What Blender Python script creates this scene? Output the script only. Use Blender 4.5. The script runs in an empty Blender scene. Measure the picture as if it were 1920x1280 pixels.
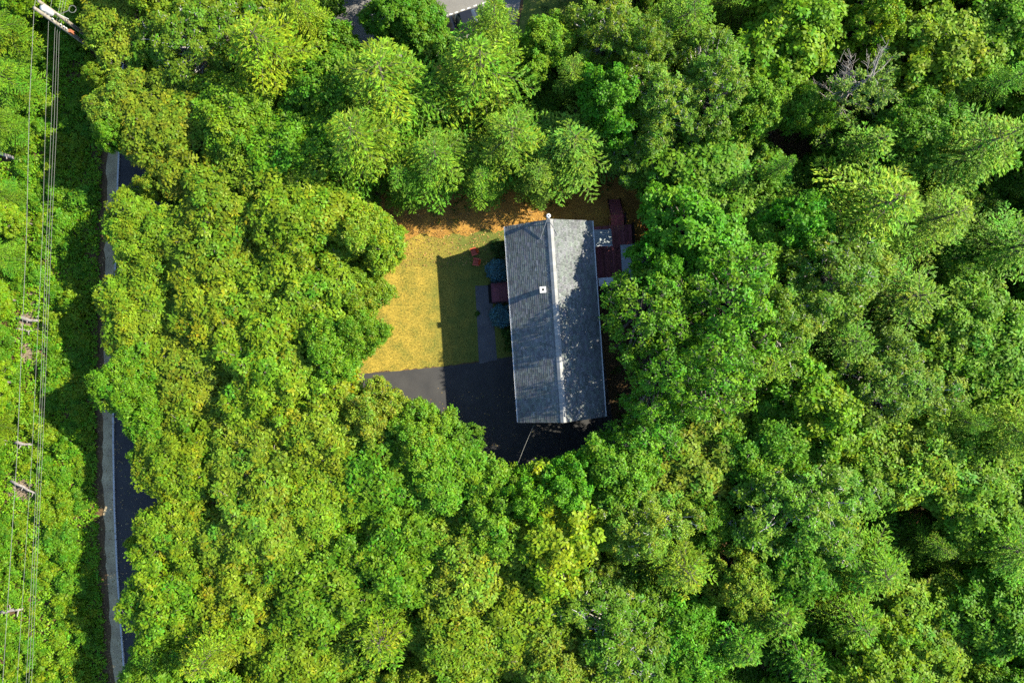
import bpy, math, random
import numpy as np
from mathutils import Vector, Matrix

# ------------------------------------------------------------------ camera, sky, sun, exposure
scene = bpy.context.scene
CAM_H = 64.0                       # drone height over the yard
PXM = 20.0                         # photograph pixels per metre at ground level
SUN_EL = math.radians(36.0)
SUN_DIR = Vector((0.958, 0.286, 0)).normalized()      # horizontal direction towards the sun

cam_d = bpy.data.cameras.new('camera')
cam_d.sensor_fit = 'HORIZONTAL'
cam_d.angle = 2 * math.atan((1920 / 2 / PXM) / CAM_H)
cam_d.clip_start = 0.5
cam_d.clip_end = 3000
cam = bpy.data.objects.new('camera', cam_d)
cam.location = (0, 0, CAM_H)
cam.rotation_euler = (0, 0, 0)
scene.collection.objects.link(cam)
scene.camera = cam

world = bpy.data.worlds.new('World')
scene.world = world
world.use_nodes = True
wn = world.node_tree.nodes
wl = world.node_tree.links
wn.clear()
sky = wn.new('ShaderNodeTexSky')
sky.sky_type = 'NISHITA'
sky.sun_disc = False
sky.dust_density = 0.3
sky.ozone_density = 3.0
sky.sun_elevation = SUN_EL
sky.sun_rotation = math.atan2(SUN_DIR.x, SUN_DIR.y)
bg = wn.new('ShaderNodeBackground')
bg.inputs['Strength'].default_value = 0.115
wo = wn.new('ShaderNodeOutputWorld')
wl.new(sky.outputs[0], bg.inputs[0])
wl.new(bg.outputs[0], wo.inputs[0])

sun_d = bpy.data.lights.new('sun', 'SUN')
sun_d.energy = 5.0
sun_d.angle = math.radians(0.53)
sun_d.color = (1.0, 0.93, 0.76)
sun = bpy.data.objects.new('sun', sun_d)
to_sun = Vector((SUN_DIR.x * math.cos(SUN_EL), SUN_DIR.y * math.cos(SUN_EL), math.sin(SUN_EL)))
sun.rotation_euler = to_sun.to_track_quat('Z', 'Y').to_euler()
sun.location = to_sun * 100
scene.collection.objects.link(sun)

vs = scene.view_settings
vs.view_transform = 'Standard'
vs.look = 'None'
vs.exposure = 1.6
vs.gamma = 1.0
vs.use_curve_mapping = False
scene.cycles.max_bounces = 6
scene.cycles.diffuse_bounces = 3
scene.cycles.glossy_bounces = 2
scene.cycles.transmission_bounces = 4
scene.cycles.use_denoising = False
scene.cycles.sample_clamp_indirect = 6.0

C = scene.collection
RS = np.random.RandomState
rnd = random.Random(11)


def P(px, py, z=0.0):
    """photograph pixel -> point at height z (the camera looks straight down)"""
    s = (CAM_H - z) / CAM_H / PXM
    return Vector(((px - 960) * s, (640 - py) * s, z))


# ------------------------------------------------------------------ materials
def mat(name):
    m = bpy.data.materials.new(name)
    m.use_nodes = True
    nt = m.node_tree
    b = nt.nodes['Principled BSDF']
    return m, nt, b


def noise_mat(name, cols, scale=3.0, rough=0.9, detail=6, bump=0.0, bscale=None, scale2=None, cols2=None, mix2=0.5, spec=0.2, pos=None):
    """colour ramp over object-space noise; an optional second, finer noise; bump"""
    m, nt, b = mat(name)
    N, L = nt.nodes, nt.links
    tc = N.new('ShaderNodeTexCoord')
    n1 = N.new('ShaderNodeTexNoise')
    n1.inputs['Scale'].default_value = scale
    n1.inputs['Detail'].default_value = detail
    L.new(tc.outputs['Object'], n1.inputs['Vector'])
    r = N.new('ShaderNodeValToRGB')
    el = r.color_ramp.elements
    k = len(cols)
    ps = pos or [0.3 + 0.4 * i / max(1, k - 1) for i in range(k)]
    while len(el) < k:
        el.new(0.5)
    for i in range(k):
        el[i].position = ps[i]
        el[i].color = (*cols[i], 1)
    L.new(n1.outputs['Fac'], r.inputs['Fac'])
    out = r.outputs['Color']
    if cols2:
        n2 = N.new('ShaderNodeTexNoise')
        n2.inputs['Scale'].default_value = scale2
        n2.inputs['Detail'].default_value = 4
        L.new(tc.outputs['Object'], n2.inputs['Vector'])
        r2 = N.new('ShaderNodeValToRGB')
        e2 = r2.color_ramp.elements
        while len(e2) < len(cols2):
            e2.new(0.5)
        for i in range(len(cols2)):
            e2[i].position = 0.33 + 0.34 * i / max(1, len(cols2) - 1)
            e2[i].color = (*cols2[i], 1)
        L.new(n2.outputs['Fac'], r2.inputs['Fac'])
        mx = N.new('ShaderNodeMixRGB')
        mx.inputs['Fac'].default_value = mix2
        L.new(out, mx.inputs[1])
        L.new(r2.outputs['Color'], mx.inputs[2])
        out = mx.outputs[0]
    L.new(out, b.inputs['Base Color'])
    b.inputs['Roughness'].default_value = rough
    b.inputs['Specular IOR Level'].default_value = spec
    if bump:
        n3 = N.new('ShaderNodeTexNoise')
        n3.inputs['Scale'].default_value = bscale or scale * 6
        n3.inputs['Detail'].default_value = 5
        L.new(tc.outputs['Object'], n3.inputs['Vector'])
        bp = N.new('ShaderNodeBump')
        bp.inputs['Strength'].default_value = bump
        bp.inputs['Distance'].default_value = 0.05
        L.new(n3.outputs['Fac'], bp.inputs['Height'])
        L.new(bp.outputs[0], b.inputs['Normal'])
    return m


def leaf_mat(name, trans=0.34, gloss=0.012, rough=0.55):
    """leaf colour = the object's own colour times a per-leaf tint; some light passes through"""
    m = bpy.data.materials.new(name)
    m.use_nodes = True
    nt = m.node_tree
    N, L = nt.nodes, nt.links
    N.clear()
    oi = N.new('ShaderNodeObjectInfo')
    at = N.new('ShaderNodeAttribute')
    at.attribute_name = 'tint'
    mul = N.new('ShaderNodeMixRGB')
    mul.blend_type = 'MULTIPLY'
    mul.inputs['Fac'].default_value = 1
    L.new(oi.outputs['Color'], mul.inputs[1])
    L.new(at.outputs['Color'], mul.inputs[2])
    df = N.new('ShaderNodeBsdfDiffuse')
    tr = N.new('ShaderNodeBsdfTranslucent')
    tcol = N.new('ShaderNodeMixRGB')
    tcol.blend_type = 'MULTIPLY'
    tcol.inputs['Fac'].default_value = 1
    tcol.inputs[2].default_value = (1.15, 1.1, 0.4, 1)
    L.new(mul.outputs[0], tcol.inputs[1])
    L.new(mul.outputs[0], df.inputs['Color'])
    L.new(tcol.outputs[0], tr.inputs['Color'])
    gl = N.new('ShaderNodeBsdfGlossy')
    gl.inputs['Roughness'].default_value = rough
    gl.inputs['Color'].default_value = (0.9, 0.95, 0.9, 1)
    m1 = N.new('ShaderNodeMixShader')
    m1.inputs['Fac'].default_value = trans
    L.new(df.outputs[0], m1.inputs[1])
    L.new(tr.outputs[0], m1.inputs[2])
    m2 = N.new('ShaderNodeMixShader')
    m2.inputs['Fac'].default_value = gloss
    L.new(m1.outputs[0], m2.inputs[1])
    L.new(gl.outputs[0], m2.inputs[2])
    o = N.new('ShaderNodeOutputMaterial')
    L.new(m2.outputs[0], o.inputs['Surface'])
    return m


def attr_mat(name, base, rough=0.85, noise=0.25, nscale=9.0, bump=0.2):
    """base colour times a per-piece tint and fine grain (shingles, boards)"""
    m, nt, b = mat(name)
    N, L = nt.nodes, nt.links
    at = N.new('ShaderNodeAttribute')
    at.attribute_name = 'tint'
    tc = N.new('ShaderNodeTexCoord')
    n1 = N.new('ShaderNodeTexNoise')
    n1.inputs['Scale'].default_value = nscale
    n1.inputs['Detail'].default_value = 8
    L.new(tc.outputs['Object'], n1.inputs['Vector'])
    mr = N.new('ShaderNodeMapRange')
    mr.inputs['From Min'].default_value = 0.3
    mr.inputs['From Max'].default_value = 0.7
    mr.inputs['To Min'].default_value = 1 - noise
    mr.inputs['To Max'].default_value = 1 + noise
    L.new(n1.outputs['Fac'], mr.inputs['Value'])
    mul = N.new('ShaderNodeMixRGB')
    mul.blend_type = 'MULTIPLY'
    mul.inputs['Fac'].default_value = 1
    mul.inputs[1].default_value = (*base, 1)
    L.new(at.outputs['Color'], mul.inputs[2])
    mul2 = N.new('ShaderNodeVectorMath')
    mul2.operation = 'SCALE'
    L.new(mul.outputs[0], mul2.inputs[0])
    L.new(mr.outputs[0], mul2.inputs['Scale'])
    L.new(mul2.outputs[0], b.inputs['Base Color'])
    b.inputs['Roughness'].default_value = rough
    b.inputs['Specular IOR Level'].default_value = 0.25
    if bump:
        bp = N.new('ShaderNodeBump')
        bp.inputs['Strength'].default_value = bump
        bp.inputs['Distance'].default_value = 0.01
        n2 = N.new('ShaderNodeTexNoise')
        n2.inputs['Scale'].default_value = 60
        L.new(tc.outputs['Object'], n2.inputs['Vector'])
        L.new(n2.outputs['Fac'], bp.inputs['Height'])
        L.new(bp.outputs[0], b.inputs['Normal'])
    return m


def plain(name, col, rough=0.6, metal=0.0, spec=0.4, var=0.12, scale=6.0):
    m = noise_mat(name, [tuple(c * (1 - var) for c in col), tuple(min(1, c * (1 + var)) for c in col)], scale=scale, rough=rough, spec=spec)
    m.node_tree.nodes['Principled BSDF'].inputs['Metallic'].default_value = metal
    return m


M = {}
M['leaf'] = leaf_mat('leaf')
M['needle'] = leaf_mat('needle', trans=0.25, gloss=0.015, rough=0.6)
M['bark'] = noise_mat('bark', [(0.09, 0.075, 0.06), (0.24, 0.21, 0.18)], scale=5, bump=0.5, bscale=18)
M['bark_dark'] = noise_mat('bark_dark', [(0.05, 0.04, 0.03), (0.11, 0.09, 0.07)], scale=5, bump=0.5, bscale=18)
M['bark_pale'] = noise_mat('bark_pale', [(0.28, 0.26, 0.23), (0.5, 0.48, 0.44)], scale=6, bump=0.3, bscale=20)
M['bark_dead'] = noise_mat('bark_dead', [(0.15, 0.13, 0.115), (0.29, 0.265, 0.24)], scale=6, bump=0.3, bscale=20)
M['litter'] = noise_mat('forest_floor', [(0.035, 0.022, 0.012), (0.09, 0.055, 0.025), (0.17, 0.10, 0.035)], scale=0.7, detail=10,
                        scale2=7, cols2=[(0.02, 0.018, 0.01), (0.09, 0.06, 0.03), (0.2, 0.12, 0.045)], mix2=0.55, bump=0.8, bscale=9)
M['needles_floor'] = noise_mat('pine_needle_floor', [(0.15, 0.075, 0.02), (0.30, 0.155, 0.03), (0.42, 0.25, 0.04)], scale=0.8, detail=8,
                               scale2=9, cols2=[(0.10, 0.055, 0.02), (0.3, 0.15, 0.03), (0.42, 0.26, 0.05)], mix2=0.5, bump=0.6, bscale=12)
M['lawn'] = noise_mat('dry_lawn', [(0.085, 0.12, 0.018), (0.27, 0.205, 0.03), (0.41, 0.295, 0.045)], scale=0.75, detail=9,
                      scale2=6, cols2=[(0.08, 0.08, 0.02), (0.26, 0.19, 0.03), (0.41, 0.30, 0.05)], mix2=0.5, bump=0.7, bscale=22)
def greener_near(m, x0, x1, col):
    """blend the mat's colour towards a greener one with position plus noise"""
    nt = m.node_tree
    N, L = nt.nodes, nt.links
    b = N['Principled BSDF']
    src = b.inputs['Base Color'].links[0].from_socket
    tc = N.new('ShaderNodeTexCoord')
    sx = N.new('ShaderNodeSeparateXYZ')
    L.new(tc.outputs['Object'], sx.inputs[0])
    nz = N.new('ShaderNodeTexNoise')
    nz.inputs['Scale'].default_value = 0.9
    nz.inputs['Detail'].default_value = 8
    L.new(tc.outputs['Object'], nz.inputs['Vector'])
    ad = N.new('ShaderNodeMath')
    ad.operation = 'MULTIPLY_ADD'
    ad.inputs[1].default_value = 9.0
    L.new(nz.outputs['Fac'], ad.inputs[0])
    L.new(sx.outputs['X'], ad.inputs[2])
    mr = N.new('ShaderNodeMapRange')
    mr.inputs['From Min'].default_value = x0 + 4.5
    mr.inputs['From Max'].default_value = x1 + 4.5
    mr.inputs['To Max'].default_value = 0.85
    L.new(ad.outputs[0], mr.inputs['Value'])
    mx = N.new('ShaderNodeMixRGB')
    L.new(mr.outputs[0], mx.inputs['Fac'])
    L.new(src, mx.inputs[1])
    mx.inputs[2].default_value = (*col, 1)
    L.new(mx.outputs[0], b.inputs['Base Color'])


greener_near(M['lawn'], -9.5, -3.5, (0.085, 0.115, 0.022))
M['grass_verge'] = noise_mat('verge_grass', [(0.06, 0.10, 0.015), (0.12, 0.16, 0.025), (0.2, 0.18, 0.05)], scale=1.2, detail=8, bump=0.6, bscale=20)
M['asphalt'] = noise_mat('driveway_asphalt', [(0.034, 0.034, 0.035), (0.048, 0.046, 0.045), (0.062, 0.06, 0.056)], scale=0.6, detail=8, rough=0.95,
                         scale2=40, cols2=[(0.03, 0.03, 0.031), (0.065, 0.063, 0.06)], mix2=0.4, bump=0.3, bscale=70)
M['asphalt_old'] = noise_mat('weathered_asphalt', [(0.12, 0.115, 0.108), (0.16, 0.152, 0.14), (0.2, 0.19, 0.17)], scale=0.5, detail=9, rough=0.95,
                             scale2=14, cols2=[(0.12, 0.115, 0.11), (0.2, 0.19, 0.175)], mix2=0.4, bump=0.2, bscale=60)
M['path'] = noise_mat('path_asphalt', [(0.075, 0.075, 0.08), (0.11, 0.108, 0.11)], scale=0.9, detail=8, rough=0.95, bump=0.2, bscale=60)
M['sidewalk'] = noise_mat('worn_sidewalk', [(0.22, 0.16, 0.085), (0.38, 0.30, 0.15), (0.52, 0.42, 0.22)], scale=0.9, detail=9, rough=0.95,
                          scale2=9, cols2=[(0.13, 0.10, 0.06), (0.40, 0.33, 0.22)], mix2=0.5, bump=0.3, bscale=40)
M['kerb'] = noise_mat('granite_kerb', [(0.34, 0.33, 0.31), (0.5, 0.49, 0.46)], scale=6, bump=0.2, bscale=40)
M['paint'] = noise_mat('road_paint', [(0.45, 0.45, 0.43), (0.75, 0.75, 0.72)], scale=5, detail=8)
M['shingle'] = attr_mat('roof_shingle', (0.098, 0.104, 0.104), noise=0.4, nscale=14, bump=0.35)
M['ridge'] = attr_mat('ridge_shingle', (0.22, 0.22, 0.21), noise=0.15, nscale=14, bump=0.2)
M['deck'] = attr_mat('stained_deck', (0.17, 0.05, 0.05), noise=0.3, nscale=7, rough=0.7, bump=0.15)
M['porch'] = attr_mat('porch_boards', (0.17, 0.055, 0.06), noise=0.25, nscale=7, rough=0.7, bump=0.15)
M['siding'] = plain('grey_siding', (0.36, 0.37, 0.37), 0.6)
M['trim'] = plain('white_trim', (0.72, 0.72, 0.7), 0.5, var=0.05)
M['glass'] = plain('window_glass', (0.02, 0.025, 0.03), 0.08, spec=0.8)
M['door'] = plain('door_paint', (0.22, 0.04, 0.04), 0.45)
M['galv'] = plain('galvanised_metal', (0.30, 0.30, 0.29), 0.4, metal=0.4)
M['white_metal'] = plain('white_metal', (0.46, 0.46, 0.44), 0.4, var=0.05)
M['dark'] = plain('near_black', (0.012, 0.012, 0.012), 0.9)
M['lean_metal'] = plain('ribbed_metal_roofing', (0.16, 0.19, 0.19), 0.45, metal=0.2, var=0.15)
M['canopy'] = plain('canopy_fabric', (0.17, 0.19, 0.2), 0.85, var=0.1, scale=2)
M['red_plastic'] = plain('red_resin', (0.42, 0.06, 0.025), 0.5, var=0.1)
M['table_white'] = plain('white_resin', (0.66, 0.68, 0.68), 0.5, var=0.05)
M['pole'] = noise_mat('weathered_pole', [(0.14, 0.12, 0.09), (0.26, 0.23, 0.18)], scale=5, bump=0.4, bscale=16)
M['cable'] = plain('weathered_cable', (0.13, 0.13, 0.115), 0.6, metal=0.0)
M['porcelain'] = plain('insulator', (0.5, 0.5, 0.48), 0.25)
M['rust'] = plain('rusty_box', (0.26, 0.09, 0.04), 0.8)
M['car_paint'] = plain('black_car_paint', (0.012, 0.012, 0.014), 0.15, spec=0.6)
M['rubber'] = plain('rubber', (0.015, 0.015, 0.015), 0.8)
M['lamp'] = plain('lamp_glass', (0.6, 0.6, 0.6), 0.15)
M['brush'] = noise_mat('cut_brush', [(0.10, 0.075, 0.045), (0.26, 0.205, 0.14)], scale=8, bump=0.4)
M['grass_blade'] = leaf_mat('grass_blade', trans=0.3, gloss=0.02)
M['fallen_leaf'] = leaf_mat('fallen_leaf', trans=0.1, gloss=0.02)


# ------------------------------------------------------------------ mesh helpers
class MB:
    def __init__(self):
        self.v, self.f, self.c = [], [], []

    def poly(self, pts, col=None):
        i = len(self.v)
        self.v += [tuple(p) for p in pts]
        self.f.append(tuple(range(i, i + len(pts))))
        self.c.append(col)

    def box(self, x0, x1, y0, y1, z0, z1, col=None, mtx=None):
        p = [Vector((x, y, z)) for z in (z0, z1) for y in (y0, y1) for x in (x0, x1)]
        if mtx is not None:
            p = [mtx @ q for q in p]
        i = len(self.v)
        self.v += [tuple(q) for q in p]
        for f in ((0, 2, 3, 1), (4, 5, 7, 6), (0, 1, 5, 4), (2, 6, 7, 3), (0, 4, 6, 2), (1, 3, 7, 5)):
            self.f.append(tuple(i + k for k in f))
            self.c.append(col)

    def bar(self, a, b, w, h=None, col=None):
        a, b = Vector(a), Vector(b)
        d = b - a
        L = d.length
        q = d.to_track_quat('X', 'Z').to_matrix().to_4x4()
        h = h or w
        self.box(0, L, -w / 2, w / 2, -h / 2, h / 2, col, Matrix.Translation(a) @ q)

    def tube(self, pts, rads, n=6, cap=True, col=None):
        pts = [Vector(p) for p in pts]
        base = len(self.v)
        for k, p in enumerate(pts):
            d = (pts[min(k + 1, len(pts) - 1)] - pts[max(k - 1, 0)])
            d = d.normalized() if d.length > 1e-6 else Vector((0, 0, 1))
            ref = Vector((0, 0, 1)) if abs(d.z) < 0.9 else Vector((1, 0, 0))
            u = d.cross(ref).normalized()
            w = d.cross(u)
            for j in range(n):
                a = 2 * math.pi * j / n
                self.v.append(tuple(p + (u * math.cos(a) + w * math.sin(a)) * rads[k]))
        for k in range(len(pts) - 1):
            for j in range(n):
                a, b_ = base + k * n + j, base + k * n + (j + 1) % n
                self.f.append((a, b_, b_ + n, a + n))
                self.c.append(col)
        if cap:
            self.f.append(tuple(base + j for j in range(n))[::-1])
            self.c.append(col)
            e = base + (len(pts) - 1) * n
            self.f.append(tuple(e + j for j in range(n)))
            self.c.append(col)

    def lathe(self, prof, n=14, c=(0, 0, 0)):
        base = len(self.v)
        for (r, z) in prof:
            for j in range(n):
                a = 2 * math.pi * j / n
                self.v.append((c[0] + r * math.cos(a), c[1] + r * math.sin(a), c[2] + z))
        for k in range(len(prof) - 1):
            for j in range(n):
                a, b_ = base + k * n + j, base + k * n + (j + 1) % n
                self.f.append((a, b_, b_ + n, a + n))
                self.c.append(None)

    def mesh(self, name, m, smooth=False):
        me = bpy.data.meshes.new(name)
        me.from_pydata(self.v, [], self.f)
        if any(c is not None for c in self.c):
            at = me.attributes.new('tint', 'FLOAT_COLOR', 'FACE')
            buf = []
            for c in self.c:
                c = c if c is not None else (1, 1, 1)
                buf += [c[0], c[1], c[2], 1.0]
            at.data.foreach_set('color', buf)
        if m:
            me.materials.append(m)
        if smooth:
            me.polygons.foreach_set('use_smooth', [True] * len(me.polygons))
        me.update()
        return me

    def build(self, name, m, parent=None, smooth=False):
        return obj(name, self.mesh(name, m, smooth), parent)


def obj(name, me, parent=None):
    o = bpy.data.objects.new(name, me)
    C.objects.link(o)
    if parent is not None:
        o.parent = parent
    return o


def tag(o, label=None, cat=None, group=None, kind=None):
    if label:
        o['label'] = label
    if cat:
        o['category'] = cat
    if group:
        o['group'] = group
    if kind:
        o['kind'] = kind
    return o


def empty(name, loc=(0, 0, 0), rz=0.0):
    o = bpy.data.objects.new(name, None)
    o.empty_display_size = 0.3
    o.location = loc
    o.rotation_euler = (0, 0, rz)
    C.objects.link(o)
    return o


def bezier_poly(pts, step=0.6, jitter=0.0, seed=0):
    """closed outline resampled finely with a little raggedness"""
    r = random.Random(seed)
    out = []
    n = len(pts)
    for i in range(n):
        a, b = Vector(pts[i]), Vector(pts[(i + 1) % n])
        k = max(1, int((b - a).length / step))
        for j in range(k):
            p = a.lerp(b, j / k)
            if jitter:
                p = p + Vector((r.uniform(-jitter, jitter), r.uniform(-jitter, jitter), 0))
            out.append(p)
    return out


def sheet(name, pts, z, m, kind='structure', jitter=0.0, seed=0, thick=0.0):
    pts = [Vector((p[0], p[1], z)) for p in pts]
    if jitter:
        pts = [Vector((p.x, p.y, z)) for p in bezier_poly(pts, 0.25, jitter, seed)]
    from mathutils.geometry import tessellate_polygon
    mb = MB()
    mb.v = [tuple(p) for p in pts]
    for t in tessellate_polygon([pts]):
        a, b, c = [pts[i] for i in t]
        if (b - a).cross(c - a).z < 0:
            t = (t[0], t[2], t[1])
        mb.f.append(tuple(t))
        mb.c.append(None)
    if thick:
        n = len(pts)
        mb.v += [(p.x, p.y, z - thick) for p in pts]
        for i in range(n):
            j = (i + 1) % n
            mb.f.append((i, i + n, j + n, j))
            mb.c.append(None)
    o = mb.build(name, m)
    tag(o, kind=kind)
    return o


def leaf_mesh(name, cen, u, v, nrm, tint, m, fold=0.25):
    """n diamond leaves: centre, half length vector, half width vector, normal, tint"""
    n = len(cen)
    vt = np.empty((n, 4, 3), np.float32)
    wv = np.linalg.norm(v, axis=1, keepdims=True)
    vt[:, 0] = cen - u
    vt[:, 1] = cen + v + u * 0.1 + nrm * wv * fold
    vt[:, 2] = cen + u
    vt[:, 3] = cen - v + u * 0.1 + nrm * wv * fold
    me = bpy.data.meshes.new(name)
    me.vertices.add(n * 4)
    me.vertices.foreach_set('co', vt.reshape(-1))
    me.loops.add(n * 4)
    me.loops.foreach_set('vertex_index', np.arange(n * 4, dtype=np.int32))
    me.polygons.add(n)
    me.polygons.foreach_set('loop_start', np.arange(0, n * 4, 4, dtype=np.int32))
    me.update(calc_edges=True)
    at = me.attributes.new('tint', 'FLOAT_COLOR', 'FACE')
    t4 = np.ones((n, 4), np.float32)
    t4[:, :3] = tint
    at.data.foreach_set('color', t4.reshape(-1))
    me.materials.append(m)
    me.validate()
    return me


def unit(a):
    return a / np.maximum(np.linalg.norm(a, axis=-1, keepdims=True), 1e-9)


# ------------------------------------------------------------------ tree prototypes
def rosettes(rs, cen, nor, k, L, W, spread=1.0, tint=None, tilt=(-0.55, 0.35)):
    """k leaves round every twig end"""
    n = len(cen)
    ref = unit(rs.normal(size=(n, 3)))
    a = unit(np.cross(nor, ref))
    b = np.cross(nor, a)
    ang = (np.arange(k)[None, :] * 2 * math.pi / k + rs.uniform(-0.45, 0.45, (n, k)))
    d = a[:, None] * np.cos(ang)[..., None] + b[:, None] * np.sin(ang)[..., None]
    N = np.broadcast_to(nor[:, None], d.shape)
    tl = rs.uniform(tilt[0], tilt[1], (n, k, 1))
    dirv = unit(d * np.cos(tl) + N * np.sin(tl))
    side = unit(np.cross(N, d) + N * rs.uniform(-0.7, 0.7, (n, k, 1)))
    ln = L * rs.uniform(0.7, 1.25, (n, k, 1))
    c = cen[:, None] + d * ln * 0.62 * spread + rs.normal(size=(n, k, 3)) * L * 0.22
    u = dirv * ln * 0.5
    v = side * W * 0.5 * rs.uniform(0.8, 1.2, (n, k, 1))
    nn = np.cross(u, v)
    nn = unit(nn * np.sign(nn[..., 2:3] + 1e-9))
    t = np.repeat(tint[:, None], k, 1) * rs.uniform(0.78, 1.22, (n, k, 1))
    f = lambda x: x.reshape(-1, 3)
    return f(c), f(u), f(v), f(nn), f(t)


def tints(rs, n, amp=0.22, warm=0.12, orange=0.03):
    t = np.ones((n, 3)) * rs.uniform(1 - amp, 1 + amp, (n, 1))
    w = rs.normal(0, warm, n)
    t[:, 0] *= 1 + w * 1.1
    t[:, 2] *= 1 - w * 0.6
    o = rs.uniform(size=n) < orange
    t[o] *= np.array([1.4, 0.95, 1.0])
    return np.clip(t, 0.15, 3)


def broadleaf(name, seed, R=4.0, top=13.0, bottom=4.5, lobes=60, dens=17.0, L=0.26, W=0.15, k=7, bark='bark',
              gap=0.0, orange=0.03, lobe_r=(0.16, 0.30), trunk_r=0.2, twigs=4, edge=0.42, wob=0.13, skirt=0.35, rough=0.05):
    """spreading crown: a ragged umbrella of leafy lobes over forking limbs"""
    rs = RS(seed)
    ph = rs.uniform(0, 6.283, 6)
    am = rs.uniform(0.4, 1.0, 6) * wob

    def outline(a):
        return 1 + sum(am[q] / (1 + 0.35 * q) * math.cos((q + 2) * a + ph[q]) for q in range(5))
    cen, rad = [], []
    H_ = top - bottom
    ns = int(lobes * skirt)
    for i in range(lobes + ns):
        a = i * 2.39996 + rs.uniform(-0.35, 0.35)
        rl = R * rs.uniform(*lobe_r)
        if i < lobes:
            rr_ = math.sqrt((i + 0.5) / lobes)
            z = top - rl * 0.7 - H_ * edge * rr_ ** 2.3 - rs.uniform(0, rough) * H_ * 2
        else:
            rr_ = rs.uniform(0.78, 1.0)
            z = top - rl * 0.7 - H_ * rs.uniform(edge, edge + 0.28)
        q = (R - rl * 0.8) * rr_ * outline(a) * rs.uniform(0.93, 1.05)
        cen.append([q * math.cos(a), q * math.sin(a), max(z, rl * 0.5)])
        rad.append(rl)
    cen, rad = np.array(cen), np.array(rad)
    pc, pn, pt = [], [], []
    for i in range(len(cen)):
        n = int(dens * 4 * math.pi * rad[i] ** 2 * 0.62)
        d = unit(rs.normal(size=(n * 2, 3)))
        d = d[d[:, 2] > rs.uniform(-0.5, 0.25, len(d))][:n]
        bump = rs.uniform(0.45, 1.0, len(d)) ** 0.6 * 1.12 + 0.22 * np.sin(d[:, 0] * 4 + i) * np.sin(d[:, 1] * 4 + 2 * i) + rs.normal(0, 0.12, len(d))
        p = cen[i] + d * (rad[i] * bump)[:, None] * np.array([1, 1, 0.72])
        dist = np.linalg.norm((p[:, None] - cen[None]) / rad[None, :, None], axis=2)
        dist[:, i] = 9
        keep = (dist.min(1) > 0.5) & (rs.uniform(size=len(p)) > gap)
        p, d = p[keep], d[keep]
        lt = tints(rs, 1, 0.12, 0.10, 0)[0]
        pc.append(p)
        pn.append(unit(d * 0.6 + np.array([0.1, 0.03, 0.7]) + rs.normal(0, 0.28, d.shape)))
        pt.append(tints(rs, len(p), 0.22, 0.13, orange) * lt)
    pc, pn, pt = np.concatenate(pc), np.concatenate(pn), np.concatenate(pt)
    me = leaf_mesh(name + '_crown', *rosettes(rs, pc, pn, k, L, W, tint=pt), M['leaf'])
    mb = MB()
    fork = Vector((rs.uniform(-.25, .25), rs.uniform(-.25, .25), bottom + H_ * 0.2))
    mb.tube([(0, 0, -0.1), (0, 0, 0.35 * min(1, top / 4)), tuple(fork * 0.5), tuple(fork)], [trunk_r * 1.5, trunk_r * 1.05, trunk_r * .9, trunk_r * 0.7], 8)
    for i in range(len(cen)):
        c = Vector(cen[i])
        s = fork * rs.uniform(0.75, 1.0)
        m1 = s.lerp(c, 0.5) + Vector((rs.uniform(-.1, .1) * R, rs.uniform(-.1, .1) * R, 0.25 * (c.z - s.z) * rs.uniform(0, .6)))
        mb.tube([s, m1, c], [trunk_r * 0.4, trunk_r * 0.24, trunk_r * 0.12], 5, False)
        for _ in range(twigs):
            d = unit(rs.normal(size=3) + np.array([0, 0, 0.4]))
            e = c + Vector(d) * rad[i] * rs.uniform(0.8, 1.15)
            mb.tube([c, c.lerp(e, .5) + Vector(rs.uniform(-.03, .03, 3) * R), e], [trunk_r * .11, trunk_r * .08, trunk_r * .035], 4, False)
    tm = mb.mesh(name + '_trunk', M[bark], True)
    return tm, me, R, top


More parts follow.
